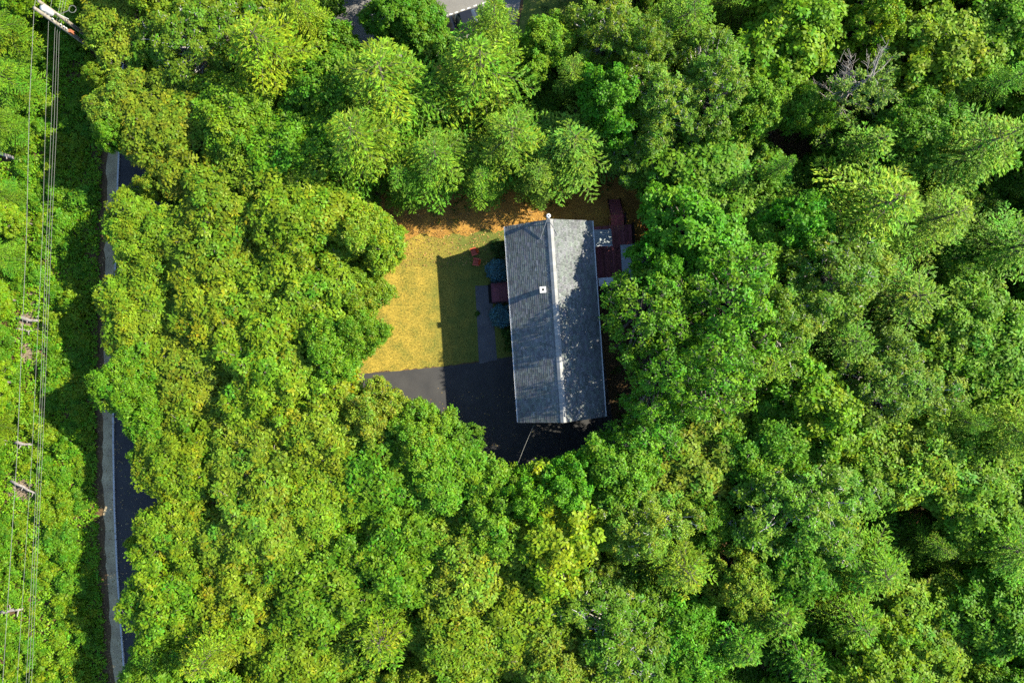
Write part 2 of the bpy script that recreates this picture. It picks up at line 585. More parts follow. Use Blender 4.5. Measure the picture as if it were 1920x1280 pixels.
def conifer(name, seed, R=3.6, top=17.0, bottom=3.0, whorl=0.75, nb=6, L=0.34, W=0.10, step=0.2, twig=0.36, dens=3, power=0.62,
            rise=0.25, droop=0.32, bark='bark_dark', fine=1.0, bare=0.06):
    rs = RS(seed)
    mb = MB()
    tr = 0.2
    mb.tube([(0, 0, -0.1), (0, 0, 0.4), (0, 0, top * .5), (0, 0, top * 0.97)], [tr * 1.5, tr * 1.1, tr * .75, 0.03], 8)
    C_, D_, S_, T_ = [], [], [], []
    z = bottom
    while z < top - 0.35:
        t = (z - bottom) / (top - bottom)
        lenb = R * min(1.0, 0.55 + 1.3 * t) * (1 - t) ** power * 1.15
        n = nb if t < 0.85 else nb - 1
        a0 = rs.uniform(0, 6.28)
        for j in range(n):
            az = a0 + j * 6.283 / n + rs.uniform(-0.35, 0.35)
            ln = lenb * rs.uniform(0.6, 1.25) + 0.25
            out = np.array([math.cos(az), math.sin(az), 0])
            lat = np.array([-math.sin(az), math.cos(az), 0])
            zz = z + rs.uniform(-0.3, 0.3)
            up = rise * (0.5 + 1.2 * t) * rs.uniform(0.7, 1.3)
            bt = tints(rs, 1, 0.24, 0.14, 0.0)[0]
            curve = rs.uniform(-0.18, 0.18)

            def pt(s):
                return np.array([0, 0, zz]) + out * ln * s + lat * curve * ln * s * s + np.array([0, 0, 1.0]) * ln * (up * s - droop * s * s)
            mb.tube([tuple(pt(0)), tuple(pt(.5)), tuple(pt(0.97))], [0.03, 0.02, 0.008], 4, False)
            s = bare + rs.uniform(0, 0.08)
            sd = 1
            while s < 1.0:
                base = pt(s)
                tang = unit(pt(min(1.02, s + .05)) - pt(s - .05))
                tl = (twig * ln * (1 - s) ** 0.8 + 0.28) * rs.uniform(0.75, 1.2)
                td = unit(tang * rs.uniform(0.6, 0.9) + lat * sd * rs.uniform(0.7, 1.0) + np.array([0, 0, rs.uniform(-0.12, 0.12)]))
                m_ = max(2, int(tl / (0.17 * fine)))
                ss = (np.arange(m_) + 0.6) / m_ * tl
                pts = base + td * ss[:, None] + np.array([0, 0, -0.10]) * (ss[:, None] ** 2)
                for q in range(dens):
                    C_.append(pts + rs.normal(0, 0.05, pts.shape))
                    D_.append(np.repeat(td[None], m_, 0))
                    tip = 0.8 + 0.4 * (ss / tl)
                    T_.append(bt[None] * tip[:, None])
                s += step * fine / ln * rs.uniform(0.75, 1.25)
                sd = -sd
            e = pt(1.0)
            C_.append(e[None] + rs.normal(0, 0.06, (4, 3)))
            D_.append(np.repeat(out[None], 4, 0))
            T_.append(np.repeat(bt[None] * 1.2, 4, 0))
        z += whorl * rs.uniform(0.8, 1.2)
    # leader tuft
    nt = 26
    C_.append(np.array([0, 0, top - 0.4]) + rs.normal(0, 0.16, (nt, 3)))
    D_.append(unit(rs.normal(size=(nt, 3)) + np.array([0, 0, .6])))
    T_.append(np.ones((nt, 3)) * 1.15)
    c, d, t = np.concatenate(C_), np.concatenate(D_), np.concatenate(T_)
    n = len(c)
    d = unit(d + rs.normal(0, 0.38, d.shape) + np.array([0, 0, 0.22]))
    sde = unit(np.cross(d, np.array([0, 0, 1.0])) + rs.normal(0, 0.45, d.shape))
    ln = L * fine * rs.uniform(0.7, 1.25, (n, 1))
    nn = np.cross(d, sde)
    nn = unit(nn * np.sign(nn[:, 2:3] + 1e-9))
    tt = t * tints(rs, n, 0.25, 0.12, 0.012)
    me = leaf_mesh(name + '_crown', c, d * ln * 0.5, sde * W * fine * 0.5 * rs.uniform(0.8, 1.3, (n, 1)), nn, tt, M['needle'])
    return mb.mesh(name + '_trunk', M[bark], True), me, R, top


def bare_tree(name, seed, R=3.4, top=13.0):
    """half-dead tree: pale bare branches fanning out, sparse needles on one side"""
    rs = RS(seed)
    mb = MB()
    mb.tube([(0, 0, -0.1), (0.05, 0, 5), (0, 0.1, top - 1)], [0.24, 0.17, 0.05], 8)
    cc, dd = [], []
    for i in range(46):
        z = rs.uniform(5, top - 0.6)
        az = rs.uniform(0, 6.283)
        ln = R * rs.uniform(0.55, 1.1) * (1 - 0.45 * (z - 5) / (top - 5))
        o = np.array([math.cos(az), math.sin(az), rs.uniform(0.1, 0.5)])
        b0 = np.array([0, 0, z])
        live = math.cos(az - 1.0) > -0.62
        prev = b0
        pts = [tuple(b0)]
        for s in (0.35, 0.7, 1.0):
            q = b0 + o * ln * s + rs.normal(0, 0.12, 3)
            pts.append(tuple(q))
        mb.tube(pts, [0.05, 0.035, 0.022, 0.01], 4, False)
        for _ in range(11):
            s = rs.uniform(0.3, 1.0)
            q = b0 + o * ln * s
            dv = unit(o + rs.normal(0, 0.6, 3)) * ln * rs.uniform(0.16, 0.4)
            mb.tube([tuple(q), tuple(q + dv * .5 + rs.normal(0, .04, 3)), tuple(q + dv)], [0.02, 0.015, 0.007], 3, False)
            if live:
                m_ = 16
                ss = rs.uniform(0.3, 1.05, (m_, 1))
                cc.append(q + dv * ss + rs.normal(0, 0.09, (m_, 3)))
                dd.append(np.repeat(unit(dv)[None], m_, 0))
    c, d = np.concatenate(cc), np.concatenate(dd)
    n = len(c)
    d = unit(d + rs.normal(0, .5, d.shape))
    sde = unit(np.cross(d, [0, 0, 1.0]) + rs.normal(0, .4, d.shape))
    nn = np.cross(d, sde)
    nn = unit(nn * np.sign(nn[:, 2:3] + 1e-9))
    me = leaf_mesh(name + '_crown', c, d * 0.13, sde * 0.05, nn, tints(rs, n, .25, .15, .02), M['needle'])
    return mb.mesh(name + '_trunk', M['bark_dead'], True), me, R, top


PROTO = {}
PROTO['oak'] = [broadleaf('oak', 10 + i, R=4.0, top=13.0, bottom=4.0, lobes=84 + 7 * i, dens=8.6, L=0.285, W=0.155, k=8, orange=0.02, lobe_r=(0.08, 0.21),
                          edge=0.26, rough=0.11, wob=0.3, skirt=0.6, twigs=3) for i in range(7)]
PROTO['open'] = [broadleaf('open', 25 + i, R=4.0, top=13.0, bottom=4.0, lobes=74, dens=4.6, L=0.27, W=0.15, k=7, orange=0.02, lobe_r=(0.08, 0.18),
                           edge=0.36, rough=0.12, wob=0.3, skirt=0.5, twigs=4) for i in range(2)]
PROTO['maple'] = [broadleaf('maple', 30 + i, R=3.8, top=13.0, bottom=3.5, lobes=96, dens=9, L=0.30, W=0.195, k=7, orange=0.01, edge=0.36, rough=0.13,
                            lobe_r=(0.08, 0.19), wob=0.28, skirt=0.7, twigs=3) for i in range(6)]
PROTO['birch'] = [broadleaf('birch', 40 + i, R=3.6, top=13, bottom=4, lobes=105, dens=17, L=0.18, W=0.11, k=7, bark='bark_pale', gap=0.1,
                            orange=0.02, lobe_r=(0.07, 0.18), twigs=5, edge=0.36, rough=0.11, wob=0.28, skirt=0.6) for i in range(4)]
PROTO['understory'] = [broadleaf('understory', 50 + i, R=2.6, top=7.0, bottom=1.6, lobes=60, dens=10, L=0.3, W=0.18, k=7, trunk_r=0.1, rough=0.12, lobe_r=(0.1, 0.22), wob=0.22) for i in range(3)]
PROTO['bush'] = [broadleaf('bush', 60 + i, R=1.35, top=1.7, bottom=0.05, lobes=34, dens=19, L=0.26, W=0.15, k=7, trunk_r=0.045, twigs=3, lobe_r=(0.1, 0.26), edge=0.5, wob=0.36, rough=0.16) for i in range(4)]
PROTO['round_shrub'] = [broadleaf('round_shrub', 70, R=0.95, top=1.75, bottom=0.1, lobes=26, dens=34, L=0.2, W=0.11, k=7, trunk_r=0.04, lobe_r=(0.28, 0.4), orange=0, edge=0.6, wob=0.03)]
PROTO['pine'] = [conifer('pine', 80 + i, R=4.2, top=17 + (i % 2), bottom=3, power=0.7, L=0.34, W=0.095, whorl=1.08, nb=5, twig=0.5, droop=0.45, rise=0.3) for i in range(5)]
PROTO['hemlock'] = [conifer('hemlock', 90 + i, R=3.3, top=14.5, bottom=2, whorl=0.9, nb=5, L=0.29, W=0.09, fine=0.85, twig=0.46, droop=0.45, rise=0.22, power=0.7, dens=3) for i in range(4)]
PROTO['spruce'] = [conifer('spruce', 97 + i, R=2.7, top=13, bottom=1.5, whorl=0.62, nb=6, L=0.3, W=0.09, power=0.9, droop=0.25) for i in range(2)]
PROTO['bare'] = [bare_tree('bare', 99)]

NAMES = {'oak': 'oak_tree', 'open': 'oak_tree', 'maple': 'maple_tree', 'birch': 'birch_tree', 'understory': 'understory_tree', 'bush': 'bush', 'pine': 'pine_tree',
         'hemlock': 'hemlock_tree', 'spruce': 'spruce_tree', 'bare': 'half_dead_tree', 'round_shrub': 'rounded_shrub'}


def plant(kind, x, y, r, h=None, color=(0.1, 0.16, 0.02), label='', cat='tree', group=None, variant=None, rz=None):
    ps = PROTO[kind]
    tm, cm, R, top = ps[variant % len(ps)] if variant is not None else rnd.choice(ps)
    root = empty(NAMES[kind], (x, y, 0), rnd.uniform(0, 6.283) if rz is None else rz)
    s = r / R
    sz = (h / top) if h else s
    t = obj('stem' if cat == 'shrub' else 'trunk', tm, root)
    c = obj('foliage' if cat == 'shrub' else 'crown', cm, root)
    for o in (t, c):
        o.scale = (s, s, sz)
    c.color = (*color, 1)
    tag(root, label, cat, group)
    return root


# ------------------------------------------------------------------ ground, roads, lawn
mb = MB()
mb.poly([(-900, -900, 0), (900, -900, 0), (900, 900, 0), (-900, 900, 0)])
tag(mb.build('ground', M['litter']), kind='structure')


def G(*pp):
    return [P(x, y) for x, y in pp]


sheet('pine_needle_floor', G((690, 400), (740, 330), (900, 330), (1230, 330), (1260, 420), (1200, 520), (1110, 480), (1100, 430), (950, 450), (850, 455), (760, 470)), 0.006, M['needles_floor'], jitter=0.25, seed=3)
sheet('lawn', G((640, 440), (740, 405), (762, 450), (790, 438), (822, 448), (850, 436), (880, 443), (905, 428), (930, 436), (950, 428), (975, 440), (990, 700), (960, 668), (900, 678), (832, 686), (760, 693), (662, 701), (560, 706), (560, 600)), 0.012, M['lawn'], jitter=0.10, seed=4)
drive = sheet('driveway', G((236, 735), (400, 727), (560, 712), (662, 702), (760, 694), (832, 687), (900, 679), (962, 667), (1130, 655), (1150, 800), (1130, 860), (1040, 900), (900, 905), (830, 830), (780, 800), (560, 815), (400, 825), (230, 830)), 0.022, M['asphalt'], jitter=0.012, seed=5)
sheet('garden_path', G((891, 536), (921, 535), (926, 600), (932, 674), (898, 682), (895, 610)), 0.03, M['path'], jitter=0.012, seed=6)

# lane with its sidewalk and granite kerb
KERB = [(246, -300), (240, -100), (233, 120), (225, 300), (221, 400), (217, 600), (215, 720), (215, 830), (217, 950), (222, 1065), (228, 1159), (237, 1280), (250, 1420), (270, 1600)]
kp = [P(x, y) for x, y in KERB]


def kerb_at(y):
    for a, b in zip(kp, kp[1:]):
        if b.y <= y <= a.y:
            t = (y - a.y) / (b.y - a.y)
            return a.x + (b.x - a.x) * t
    return kp[-1].x if y < kp[-1].y else kp[0].x


ys = [47 - 0.8 * i for i in range(118)]
rr = random.Random(5)
lane = [(kerb_at(y), y) for y in ys] + [(kerb_at(y) + 6.2 + rr.uniform(-.08, .08), y) for y in reversed(ys)]
sheet('lane', lane, 0.014, M['asphalt'])
walk = [(kerb_at(y) - 1.08 + rr.uniform(-.16, .16), y) for y in reversed(ys)] + [(kerb_at(y) - 0.15, y) for y in ys]
walk_o = sheet('sidewalk', walk[::-1], 0.115, M['sidewalk'], thick=0.12)
ky = 46.0
while ky > -46:
    a, b = Vector((kerb_at(ky) - 0.075, ky, 0.07)), Vector((kerb_at(ky - 1.47) - 0.075, ky - 1.47, 0.07))
    mb = MB()
    mb.bar(a, b, 0.145, 0.125 + rr.uniform(-.006, .006))
    mb.build('kerb_stone', M['kerb'], walk_o)
    ky -= 1.5

# paved lot beyond the pines, its bay markings, verges
sheet('parking_lot', G((470, 30), (545, 12), (620, 4), (640, -60), (660, -260), (1010, -260), (990, -60), (972, 22), (960, 90), (880, 110), (700, 120), (560, 110), (470, 90)), 0.014, M['asphalt_old'], jitter=0.02, seed=8)
sheet('verge', G((380, -260), (655, -260), (634, -60), (616, 2), (545, 9), (470, 26), (380, 40)), 0.018, M['grass_verge'], jitter=0.05, seed=9)
sheet('shaded_verge', G((1014, -260), (1200, -260), (1180, 60), (1100, 80), (966, 90), (978, 22), (994, -60)), 0.018, M['grass_verge'], jitter=0.05, seed=10)
mk = [((832, 30), (839, 28.7)), ((842.5, 27.5), (849, 26)), ((853, 24.5), (859, 22.5)), ((864, 20.5), (871, 18)), ((876, 16.5), (882, 14.3)), ((888, 12), (894, 9.8)),
      ((904, 7.3), (911, 4.6)), ((915, 3.6), (921, 1.6)), ((924, 0.5), (930, -1.5)), ((934, -3), (940, -5))]
for a, b in mk:
    a, b = P(*a, 0.019), P(*b, 0.019)
    d = (b - a).normalized()
    n = Vector((-d.y, d.x, 0)) * 0.05
    mb = MB()
    mb.poly([a - n, b - n, b + n, a + n])
    o = mb.build('dash', M['paint'], bpy.data.objects['parking_lot'])

# ------------------------------------------------------------------ the house
HZ_E, HZ_R = 4.9, 7.03
HW, HL = 3.77, 8.48               # half width over the eaves, half length over the rakes
YAW = math.radians(3.9)
house = empty('house', (3.74, 1.72, 0), YAW)
tag(house, 'long gabled house with weathered grey shingle roof in a forest clearing', 'house')
ww, wlh = HW - 0.4, HL - 0.3
mb = MB()
top_w = HZ_E + (HZ_R - HZ_E) * (0.4 / HW) - 0.16
mb.box(-ww, ww, -wlh, wlh, 0, top_w)
for s in (-1, 1):
    y = s * wlh
    pts = [(-ww, y, top_w), (ww, y, top_w), (0, y, HZ_R - 0.22)]
    mb.poly(pts if s < 0 else pts[::-1])
wall = mb.build('wall', M['siding'], house)
# clapboards on both long sides
for s in (-1, 1):
    mb = MB()
    z = 0.4
    while z < top_w - 0.1:
        mb.poly([(s * (ww + 0.02), -wlh, z), (s * (ww + 0.02), wlh, z), (s * (ww + 0.004), wlh, z + 0.14), (s * (ww + 0.004), -wlh, z + 0.14)][::s])
        z += 0.14
    o = mb.build('clapboards', M['siding'], wall)
    o['kind'] = 'stuff'


def window(x, y0, y1, z0, z1, s):
    mb = MB()
    f = 0.07
    X0, X1 = sorted((x, x + s * 0.06))
    for (a, b, c, d) in ((y0 - f, y1 + f, z1, z1 + f), (y0 - f, y1 + f, z0 - f, z0), (y0 - f, y0, z0, z1), (y1, y1 + f, z0, z1), ((y0 + y1) / 2 - .02, (y0 + y1) / 2 + .02, z0, z1)):
        mb.box(X0, X1, a, b, c, d)
    w = mb.build('window', M['trim'], house)
    g = MB()
    X0, X1 = sorted((x, x + s * 0.03))
    g.box(X0, X1, y0, y1, z0, z1)
    g.build('pane', M['glass'], w)


for y in (6.6, 4.6, -0.8, -3.2, -6.2):
    window(-(ww + 0.021), y - 0.55, y + 0.55, 2.5, 3.9, -1)
for y in (5.6, -1.6, -4.6, -6.6):
    window(ww + 0.021, y - 0.5, y + 0.5, 2.6, 3.9, 1)
mb = MB()
mb.box(-(ww + 0.07), -(ww + 0.022), 1.65, 2.55, 0.5, 2.55)
d_ = mb.build('front_door', M['door'], house)
mb = MB()
mb.box(-(ww + 0.13), -(ww + 0.071), 2.4, 2.46, 1.45, 1.53)
mb.build('handle', M['galv'], d_)

# roof: deck slab, shingle courses, ridge caps
mb = MB()
sl = math.atan2(HZ_R - HZ_E, HW)
for s in (-1, 1):
    e, r_ = Vector((s * HW, 0, HZ_E)), Vector((0, 0, HZ_R))
    dn = Vector((0, 0, -0.14))
    for y0, y1 in ((-HL, HL),):
        a, b, c, d = [Vector((q.x, y, q.z)) for q, y in ((e, y0), (e, y1), (r_, y1), (r_, y0))]
        q = [a, b, c, d] if s > 0 else [a, d, c, b]
        mb.poly(q)
        mb.poly([p + dn for p in q[::-1]])
        mb.poly([a, a + dn, b + dn, b] if s > 0 else [b, b + dn, a + dn, a])
        mb.poly([a, d, d + dn, a + dn] if s > 0 else [d, a, a + dn, d + dn])
        mb.poly([c, b, b + dn, c + dn] if s > 0 else [b, c, c + dn, b + dn])
roof = mb.build('roof', M['trim'], house)
rr = random.Random(21)
slope_len = math.hypot(HW, HZ_R - HZ_E)
NC = 23
expo = slope_len / NC
for s in (-1, 1):
    for k in range(NC):
        mb = MB()
        y = -HL - 0.03 - rr.uniform(0, 0.3)
        low, high = k * expo - 0.025, (k + 1) * expo - 0.025
        while y < HL + 0.03:
            w = rr.choice((0.24, 0.3, 0.36, 0.42))
            y0, y1 = max(y, -HL - 0.03), min(y + w - 0.006, HL + 0.03)
            y += w
            if y1 - y0 < 0.04:
                continue
            th = 0.012 + rr.uniform(-0.004, 0.005)
            g = rr.uniform(0.72, 1.28) * (1.35 if rr.random() < 0.04 else 1)
            moss = rr.uniform(-.04, .07)
            col = (g * (1 - moss * .4), g * (1 + moss), g * (1 - moss))

            def q(t, yy, off):
                x = HW - t * math.cos(sl) + off * math.sin(sl)
                z = HZ_E + t * math.sin(sl) + off * math.cos(sl)
                return Vector((s * x, yy, z))
            a, b, c, d = q(low, y0, th), q(low, y1, th), q(high, y1, 0.003), q(high, y0, 0.003)
            a0, b0 = q(low, y0, -0.002), q(low, y1, -0.002)
            if s > 0:
                mb.poly([a, b, c, d], col)
                mb.poly([a0, b0, b, a], col)
            else:
                mb.poly([a, d, c, b], col)
                mb.poly([a0, a, b, b0], col)
            mb.poly([a0, a, d], col)
            mb.poly([b0, c, b], col)
        mb.build('shingle_course', M['shingle'], roof)
y = -HL - 0.03
while y < HL:
    mb = MB()
    g = rr.uniform(0.85, 1.15)
    hw = 0.25
    L_ = 0.285
    y1 = min(y + L_, HL + 0.03)
    zt = HZ_R + 0.05
    zl = zt - hw * math.tan(sl)
    A = [(-hw, y, zl), (0, y, zt), (hw, y, zl)]
    up = 0.018
    B = [(-hw, y1, zl + up), (0, y1, zt + up), (hw, y1, zl + up)]
    Bd = [(-hw, y1, zl - .03), (0, y1, zt - .02), (hw, y1, zl - .03)]
    Ad = [(-hw, y, zl - .05), (hw, y, zl - .05)]
    col = (g, g, g)
    mb.poly([A[0], A[1], B[1], B[0]], col)
    mb.poly([A[1], A[2], B[2], B[1]], col)
    mb.poly([B[0], B[1], Bd[1], Bd[0]], (g * .25,) * 3)
    mb.poly([B[1], B[2], Bd[2], Bd[1]], (g * .25,) * 3)
    mb.poly([A[0], B[0], Bd[0], Ad[0]], col)
    mb.poly([A[2], Ad[1], Bd[2], B[2]], col)
    mb.build('ridge_cap', M['ridge'], roof)
    y += L_ - 0.005
for s in (-1, 1):                      # gutters
    mb = MB()
    X0, X1 = sorted((s * (HW + 0.012), s * (HW + 0.10)))
    z0, z1 = HZ_E - 0.14, HZ_E - 0.05
    mb.box(X0, X1, -HL, HL, z0, z0 + 0.01)
    mb.box(*sorted((s * (HW + 0.10), s * (HW + 0.112))), -HL, HL, z0, z1 + 0.02)
    mb.build('gutter', M['trim'], house)
    mb = MB()
    mb.tube([(s * (HW + 0.05), -HL + 0.25, z0), (s * (ww + 0.08), -HL + 0.35, z0 - 0.35), (s * (ww + 0.08), -HL + 0.35, 0.1)], [0.04] * 3, 6)
    mb.build('downspout', M['trim'], house)
# rake boards are the slab's edges; square chimney with white cap near the ridge
hinv = house.matrix_basis.inverted()


def hp(px, py, z):
    return hinv @ P(px, py, z)


c = hp(1018, 543, 7.1)
mb = MB()
x, y = c.x, c.y
zr = HZ_R - abs(x) * math.tan(sl)
mb.box(x - 0.19, x + 0.19, y - 0.19, y + 0.19, zr - 0.3, 7.05)
ch = mb.build('chimney', M['white_metal'], house)
mb = MB()
o_, i_ = 0.26, 0.1
for a in ((-o_, o_, i_, o_), (-o_, o_, -o_, -i_), (-o_, -i_, -i_, i_), (i_, o_, -i_, i_)):
    mb.box(x + a[0], x + a[1], y + a[2], y + a[3], 7.052, 7.11)
mb.build('cap', M['white_metal'], ch)
mb = MB()
mb.box(x - i_ + .002, x + i_ - .002, y - i_ + .002, y + i_ - .002, 7.051, 7.065)
mb.build('flue_opening', M['dark'], ch)  # black plate painted as the dark inside the open flue
# metal flue pipe on the gable end with its braces
c = hp(1028.5, 405.5, 7.65)
fx, fy = c.x, max(c.y, HL + 0.2)
mb = MB()
mb.lathe([(0.0, 1.0), (0.11, 1.0), (0.11, 7.45), (0.0, 7.45)], 14, (fx, fy, 0))
fl = mb.build('flue_pipe', M['galv'], house, True)
mb = MB()
mb.lathe([(0.0, 7.37), (0.13, 7.37), (0.16, 7.47), (0.19, 7.55), (0.19, 7.61), (0.13, 7.65), (0.05, 7.65)], 18, (fx, fy, 0))
mb.build('rain_cap', M['white_metal'], fl, True)
mb = MB()
mb.lathe([(0.06, 7.61), (0.06, 7.662), (0.0, 7.662)], 10, (fx, fy, 0))
mb.build('cap_vent', M['dark'], fl)
for ex, ey in ((fx - 0.75, HL - 1.5), (fx + 0.7, HL - 1.3)):
    mb = MB()
    zr = HZ_R - abs(ex) * math.tan(sl) + 0.03
    mb.bar((fx, fy, 7.35), (ex, ey, zr), 0.035)
    mb.build('brace', M['galv'], fl)

# small metal lean-to roof over the back door
lz = 3.6
A, B_, C_, D_ = [hp(px, py, z) for px, py, z in ((1112, 431, 3.95), (1146, 430, 3.55), (1148, 459, 3.55), (1113, 461, 3.95))]
lean = empty('lean_to_roof', (0, 0, 0))
lean.parent = house
bpy.data.objects.remove(lean)
mb = MB()
dn = Vector((0, 0, -0.05))
q = [A, D_, C_, B_]
mb.poly(q)
mb.poly([p + dn for p in q[::-1]])
for i in range(4):
    a, b = q[i], q[(i + 1) % 4]
    mb.poly([a, a + dn, b + dn, b])
lean = mb.build('lean_to_roof', M['lean_metal'], house)
for i in range(9):
    t = i / 8
    mb = MB()
    w = 0.03
    y_ = A.lerp(D_, 0.02 + 0.96 * t) + Vector((0, 0, .02))
    z_ = B_.lerp(C_, 0.02 + 0.96 * t) + Vector((0, 0, .02))
    mb.bar(y_, z_, 0.035, 0.05)
    mb.build('rib', M['lean_metal'], lean)
mb = MB()
mb.bar(D_ + Vector((0, -.03, -.03)), C_ + Vector((0, -.03, -.03)), 0.04, 0.1)
mb.build('trim_board', M['trim'], lean)
for p in (B_, C_):
    mb = MB()
    p2 = p + (A - B_).normalized() * 0.15
    mb.box(p2.x - .05, p2.x + .05, p2.y - .05, p2.y + .05, 1.5, p2.z - 0.05)
    mb.build('post', M['trim'], lean)

# back deck
DZ = 1.5
deck = empty('back_deck', house.location, YAW)
tag(deck, 'dark red stained wooden deck along the back wall of the house', 'deck')
p0, p1 = hp(1116, 430, DZ), hp(1185, 545, DZ)
x0, x1, y0, y1 = ww + 0.03, p1.x + 0.4, p1.y, hp(1116, 425, DZ).y
bw = 0.145
x = x0
rr = random.Random(31)
while x < x1:
    mb = MB()
    g = rr.uniform(0.7, 1.3)
    mb.box(x, x + bw - 0.008, y0, y1, DZ - 0.03, DZ + rr.uniform(-.002, .003), (g, g * rr.uniform(.9, 1.1), g * rr.uniform(.9, 1.15)))
    mb.build('deck_board', M['deck'], deck)
    x += bw
wx0, wx1 = hp(1147, 430, DZ).x, hp(1172, 430, DZ).x
wy1 = hp(1160, 402, DZ).y
x = wx0
while x < wx1:
    mb = MB()
    g = rr.uniform(0.9, 1.5)
    mb.box(x, x + bw - 0.008, y1 + 0.01, wy1, DZ - 0.03, DZ + rr.uniform(-.002, .003), (g * 1.5, g, g))
    mb.build('deck_board', M['deck'], deck)
    x += bw
mb = MB()
for yy in np.linspace(y0 + 0.1, y1 - 0.1, 5):
    mb.box(x0, x1, yy - .03, yy + .03, DZ - 0.22, DZ - 0.031)
mb.box(wx0, wx1, wy1 - .06, wy1, DZ - 0.22, DZ - 0.031)
mb.build('joists', M['deck'], deck)
for xx in (x0 + 0.1, (x0 + x1) / 2, x1 - 0.1):
    for yy in (y0 + 0.1, y1 - 0.1):
        mb = MB()
        mb.box(xx - .06, xx + .06, yy - .06, yy + .06, 0, DZ - 0.22)
        mb.build('deck_post', M['deck'], deck)
for (a, b) in (((x0, y0 + .04), (x1, y0 + .04)), ((x1 - .04, y0 + .1), (x1 - .04, y1)), ((wx1 - .04, y1 + .05), (wx1 - .04, wy1))):
    mb = MB()
    mb.bar((*a, DZ + 0.95), (*b, DZ + 0.95), 0.13, 0.04)
    mb.bar((*a, DZ + 0.12), (*b, DZ + 0.12), 0.05, 0.08)
    n = max(2, int((Vector(b) - Vector(a)).length / 0.13))
    for i in range(n + 1):
        q = Vector(a).lerp(Vector(b), i / n)
        w = 0.045 if i % 12 == 0 else 0.018
        mb.box(q.x - w, q.x + w, q.y - w, q.y + w, DZ + 0.004, DZ + 0.935)
    mb.build('railing', M['deck'], deck)
# stairs off the walkway
for i in range(6):
    mb = MB()
    z = DZ - 0.22 * (i + 1)
    mb.box(wx0, wx1, wy1 + 0.02 + i * .27, wy1 + 0.29 + i * .27, z - .04, z, (1.2, 1, 1))
    mb.build('step', M['deck'], deck)
for xx in (wx0 + .02, wx1 - .06):
    mb = MB()
    mb.bar((xx + .02, wy1, DZ - .2), (xx + .02, wy1 + 1.75, 0.05), 0.04, 0.24)
    mb.build('stringer', M['deck'], deck)


def scatter_leaves(name, cx, cy, sx, sy, z, n, colors, seed, L=0.10, m='fallen_leaf', lift=0.0):
    rs = RS(seed)
    c = np.stack([cx + rs.uniform(-sx, sx, n), cy + rs.uniform(-sy, sy, n), z + rs.uniform(0.005, 0.02 + lift, n)], 1)
    a = rs.uniform(0, 6.283, n)
    u = np.stack([np.cos(a), np.sin(a), rs.uniform(-.3, .3, n)], 1)
    v = np.stack([-np.sin(a), np.cos(a), rs.uniform(-.3, .3, n)], 1)
    cols = np.array(colors)[rs.randint(0, len(colors), n)] * rs.uniform(.7, 1.3, (n, 1))
    l = L * rs.uniform(.6, 1.3, (n, 1))
    me = leaf_mesh(name, c, u * l * .5, v * l * .32, np.repeat([[0, 0, 1.0]], n, 0), cols, M[m])
    o = obj(name, me)
    return o


cc = house.matrix_basis @ Vector(((wx0 + wx1) / 2 - 0.1, (y1 + wy1) / 2, DZ))
tag(scatter_leaves('fallen_leaves', cc.x, cc.y, 0.7, 0.9, DZ, 160, [(.42, .09, .04), (.34, .16, .06), (.45, .2, .08), (.3, .06, .04)], 5),
    'fallen reddish leaves strewn over the deck walkway', 'leaves', kind='stuff')
cc = house.matrix_basis @ Vector((x0 + 1.2, y1 - 1.0, DZ))
tag(scatter_leaves('fallen_leaves', cc.x, cc.y, 0.9, 0.35, DZ, 45, [(.4, .11, .06), (.3, .08, .05)], 6),
    'fallen leaves gathered on the deck beside the metal lean-to roof', 'leaves', kind='stuff')

tag(scatter_leaves('driveway_leaves', -1.5, -8.2, 6.5, 4.0, 0.024, 420, [(.30, .17, .06), (.22, .14, .05), (.36, .24, .1), (.16, .15, .04)], 15, 0.12),
    'dry leaves scattered over the dark driveway', 'leaves', kind='stuff')
tag(scatter_leaves('yard_leaves', -5.0, 9.6, 8.5, 2.6, 0.02, 1500, [(.32, .17, .05), (.24, .13, .04), (.42, .27, .08), (.14, .08, .03)], 16, 0.13, lift=.03),
    'dry brown leaves strewn over the needle-covered yard edge', 'leaves', kind='stuff')
tag(scatter_leaves('lane_leaves', -36.6, -12, 2.2, 20, 0.12, 900, [(.30, .2, .08), (.22, .14, .05), (.36, .28, .12), (.14, .15, .04)], 18, 0.14),
    'dry leaves drifted over the sidewalk by the lane', 'leaves', kind='stuff')

# square fabric canopy standing on the deck
cz = DZ + 2.55
cc = P(1200, 489, cz)
canopy = empty('deck_canopy', (cc.x, cc.y, DZ), YAW)
tag(canopy, 'square dark teal fabric canopy with hipped top standing on the deck', 'canopy')
hw = 1.55
apex = Vector((0, 0, 2.95))
eav = [Vector((sx * hw, sy * hw, 2.2)) for sx, sy in ((-1, -1), (1, -1), (1, 1), (-1, 1))]
for i in range(4):
    a, b = eav[i], eav[(i + 1) % 4]
    mb = MB()
    mid = (a + b) / 2 + Vector((0, 0, -.04))
    g = (a + b + apex) / 3 + Vector((0, 0, -.05))
    for (p, q_) in ((a, mid), (mid, b), (b, apex), (apex, a)):
        mb.poly([p, q_, g])
    for p, q_ in ((a, mid), (mid, b)):
        mb.poly([p, p + Vector((0, 0, -.22)), q_ + Vector((0, 0, -.22)), q_])
    mb.build('fabric_panel', M['canopy'], canopy)
    mb = MB()
    q_ = a * 0.96
    mb.tube([(q_.x, q_.y, 0), (q_.x, q_.y, 2.12)], [0.035, 0.035], 8)
    mb.build('pole', M['dark'], canopy)

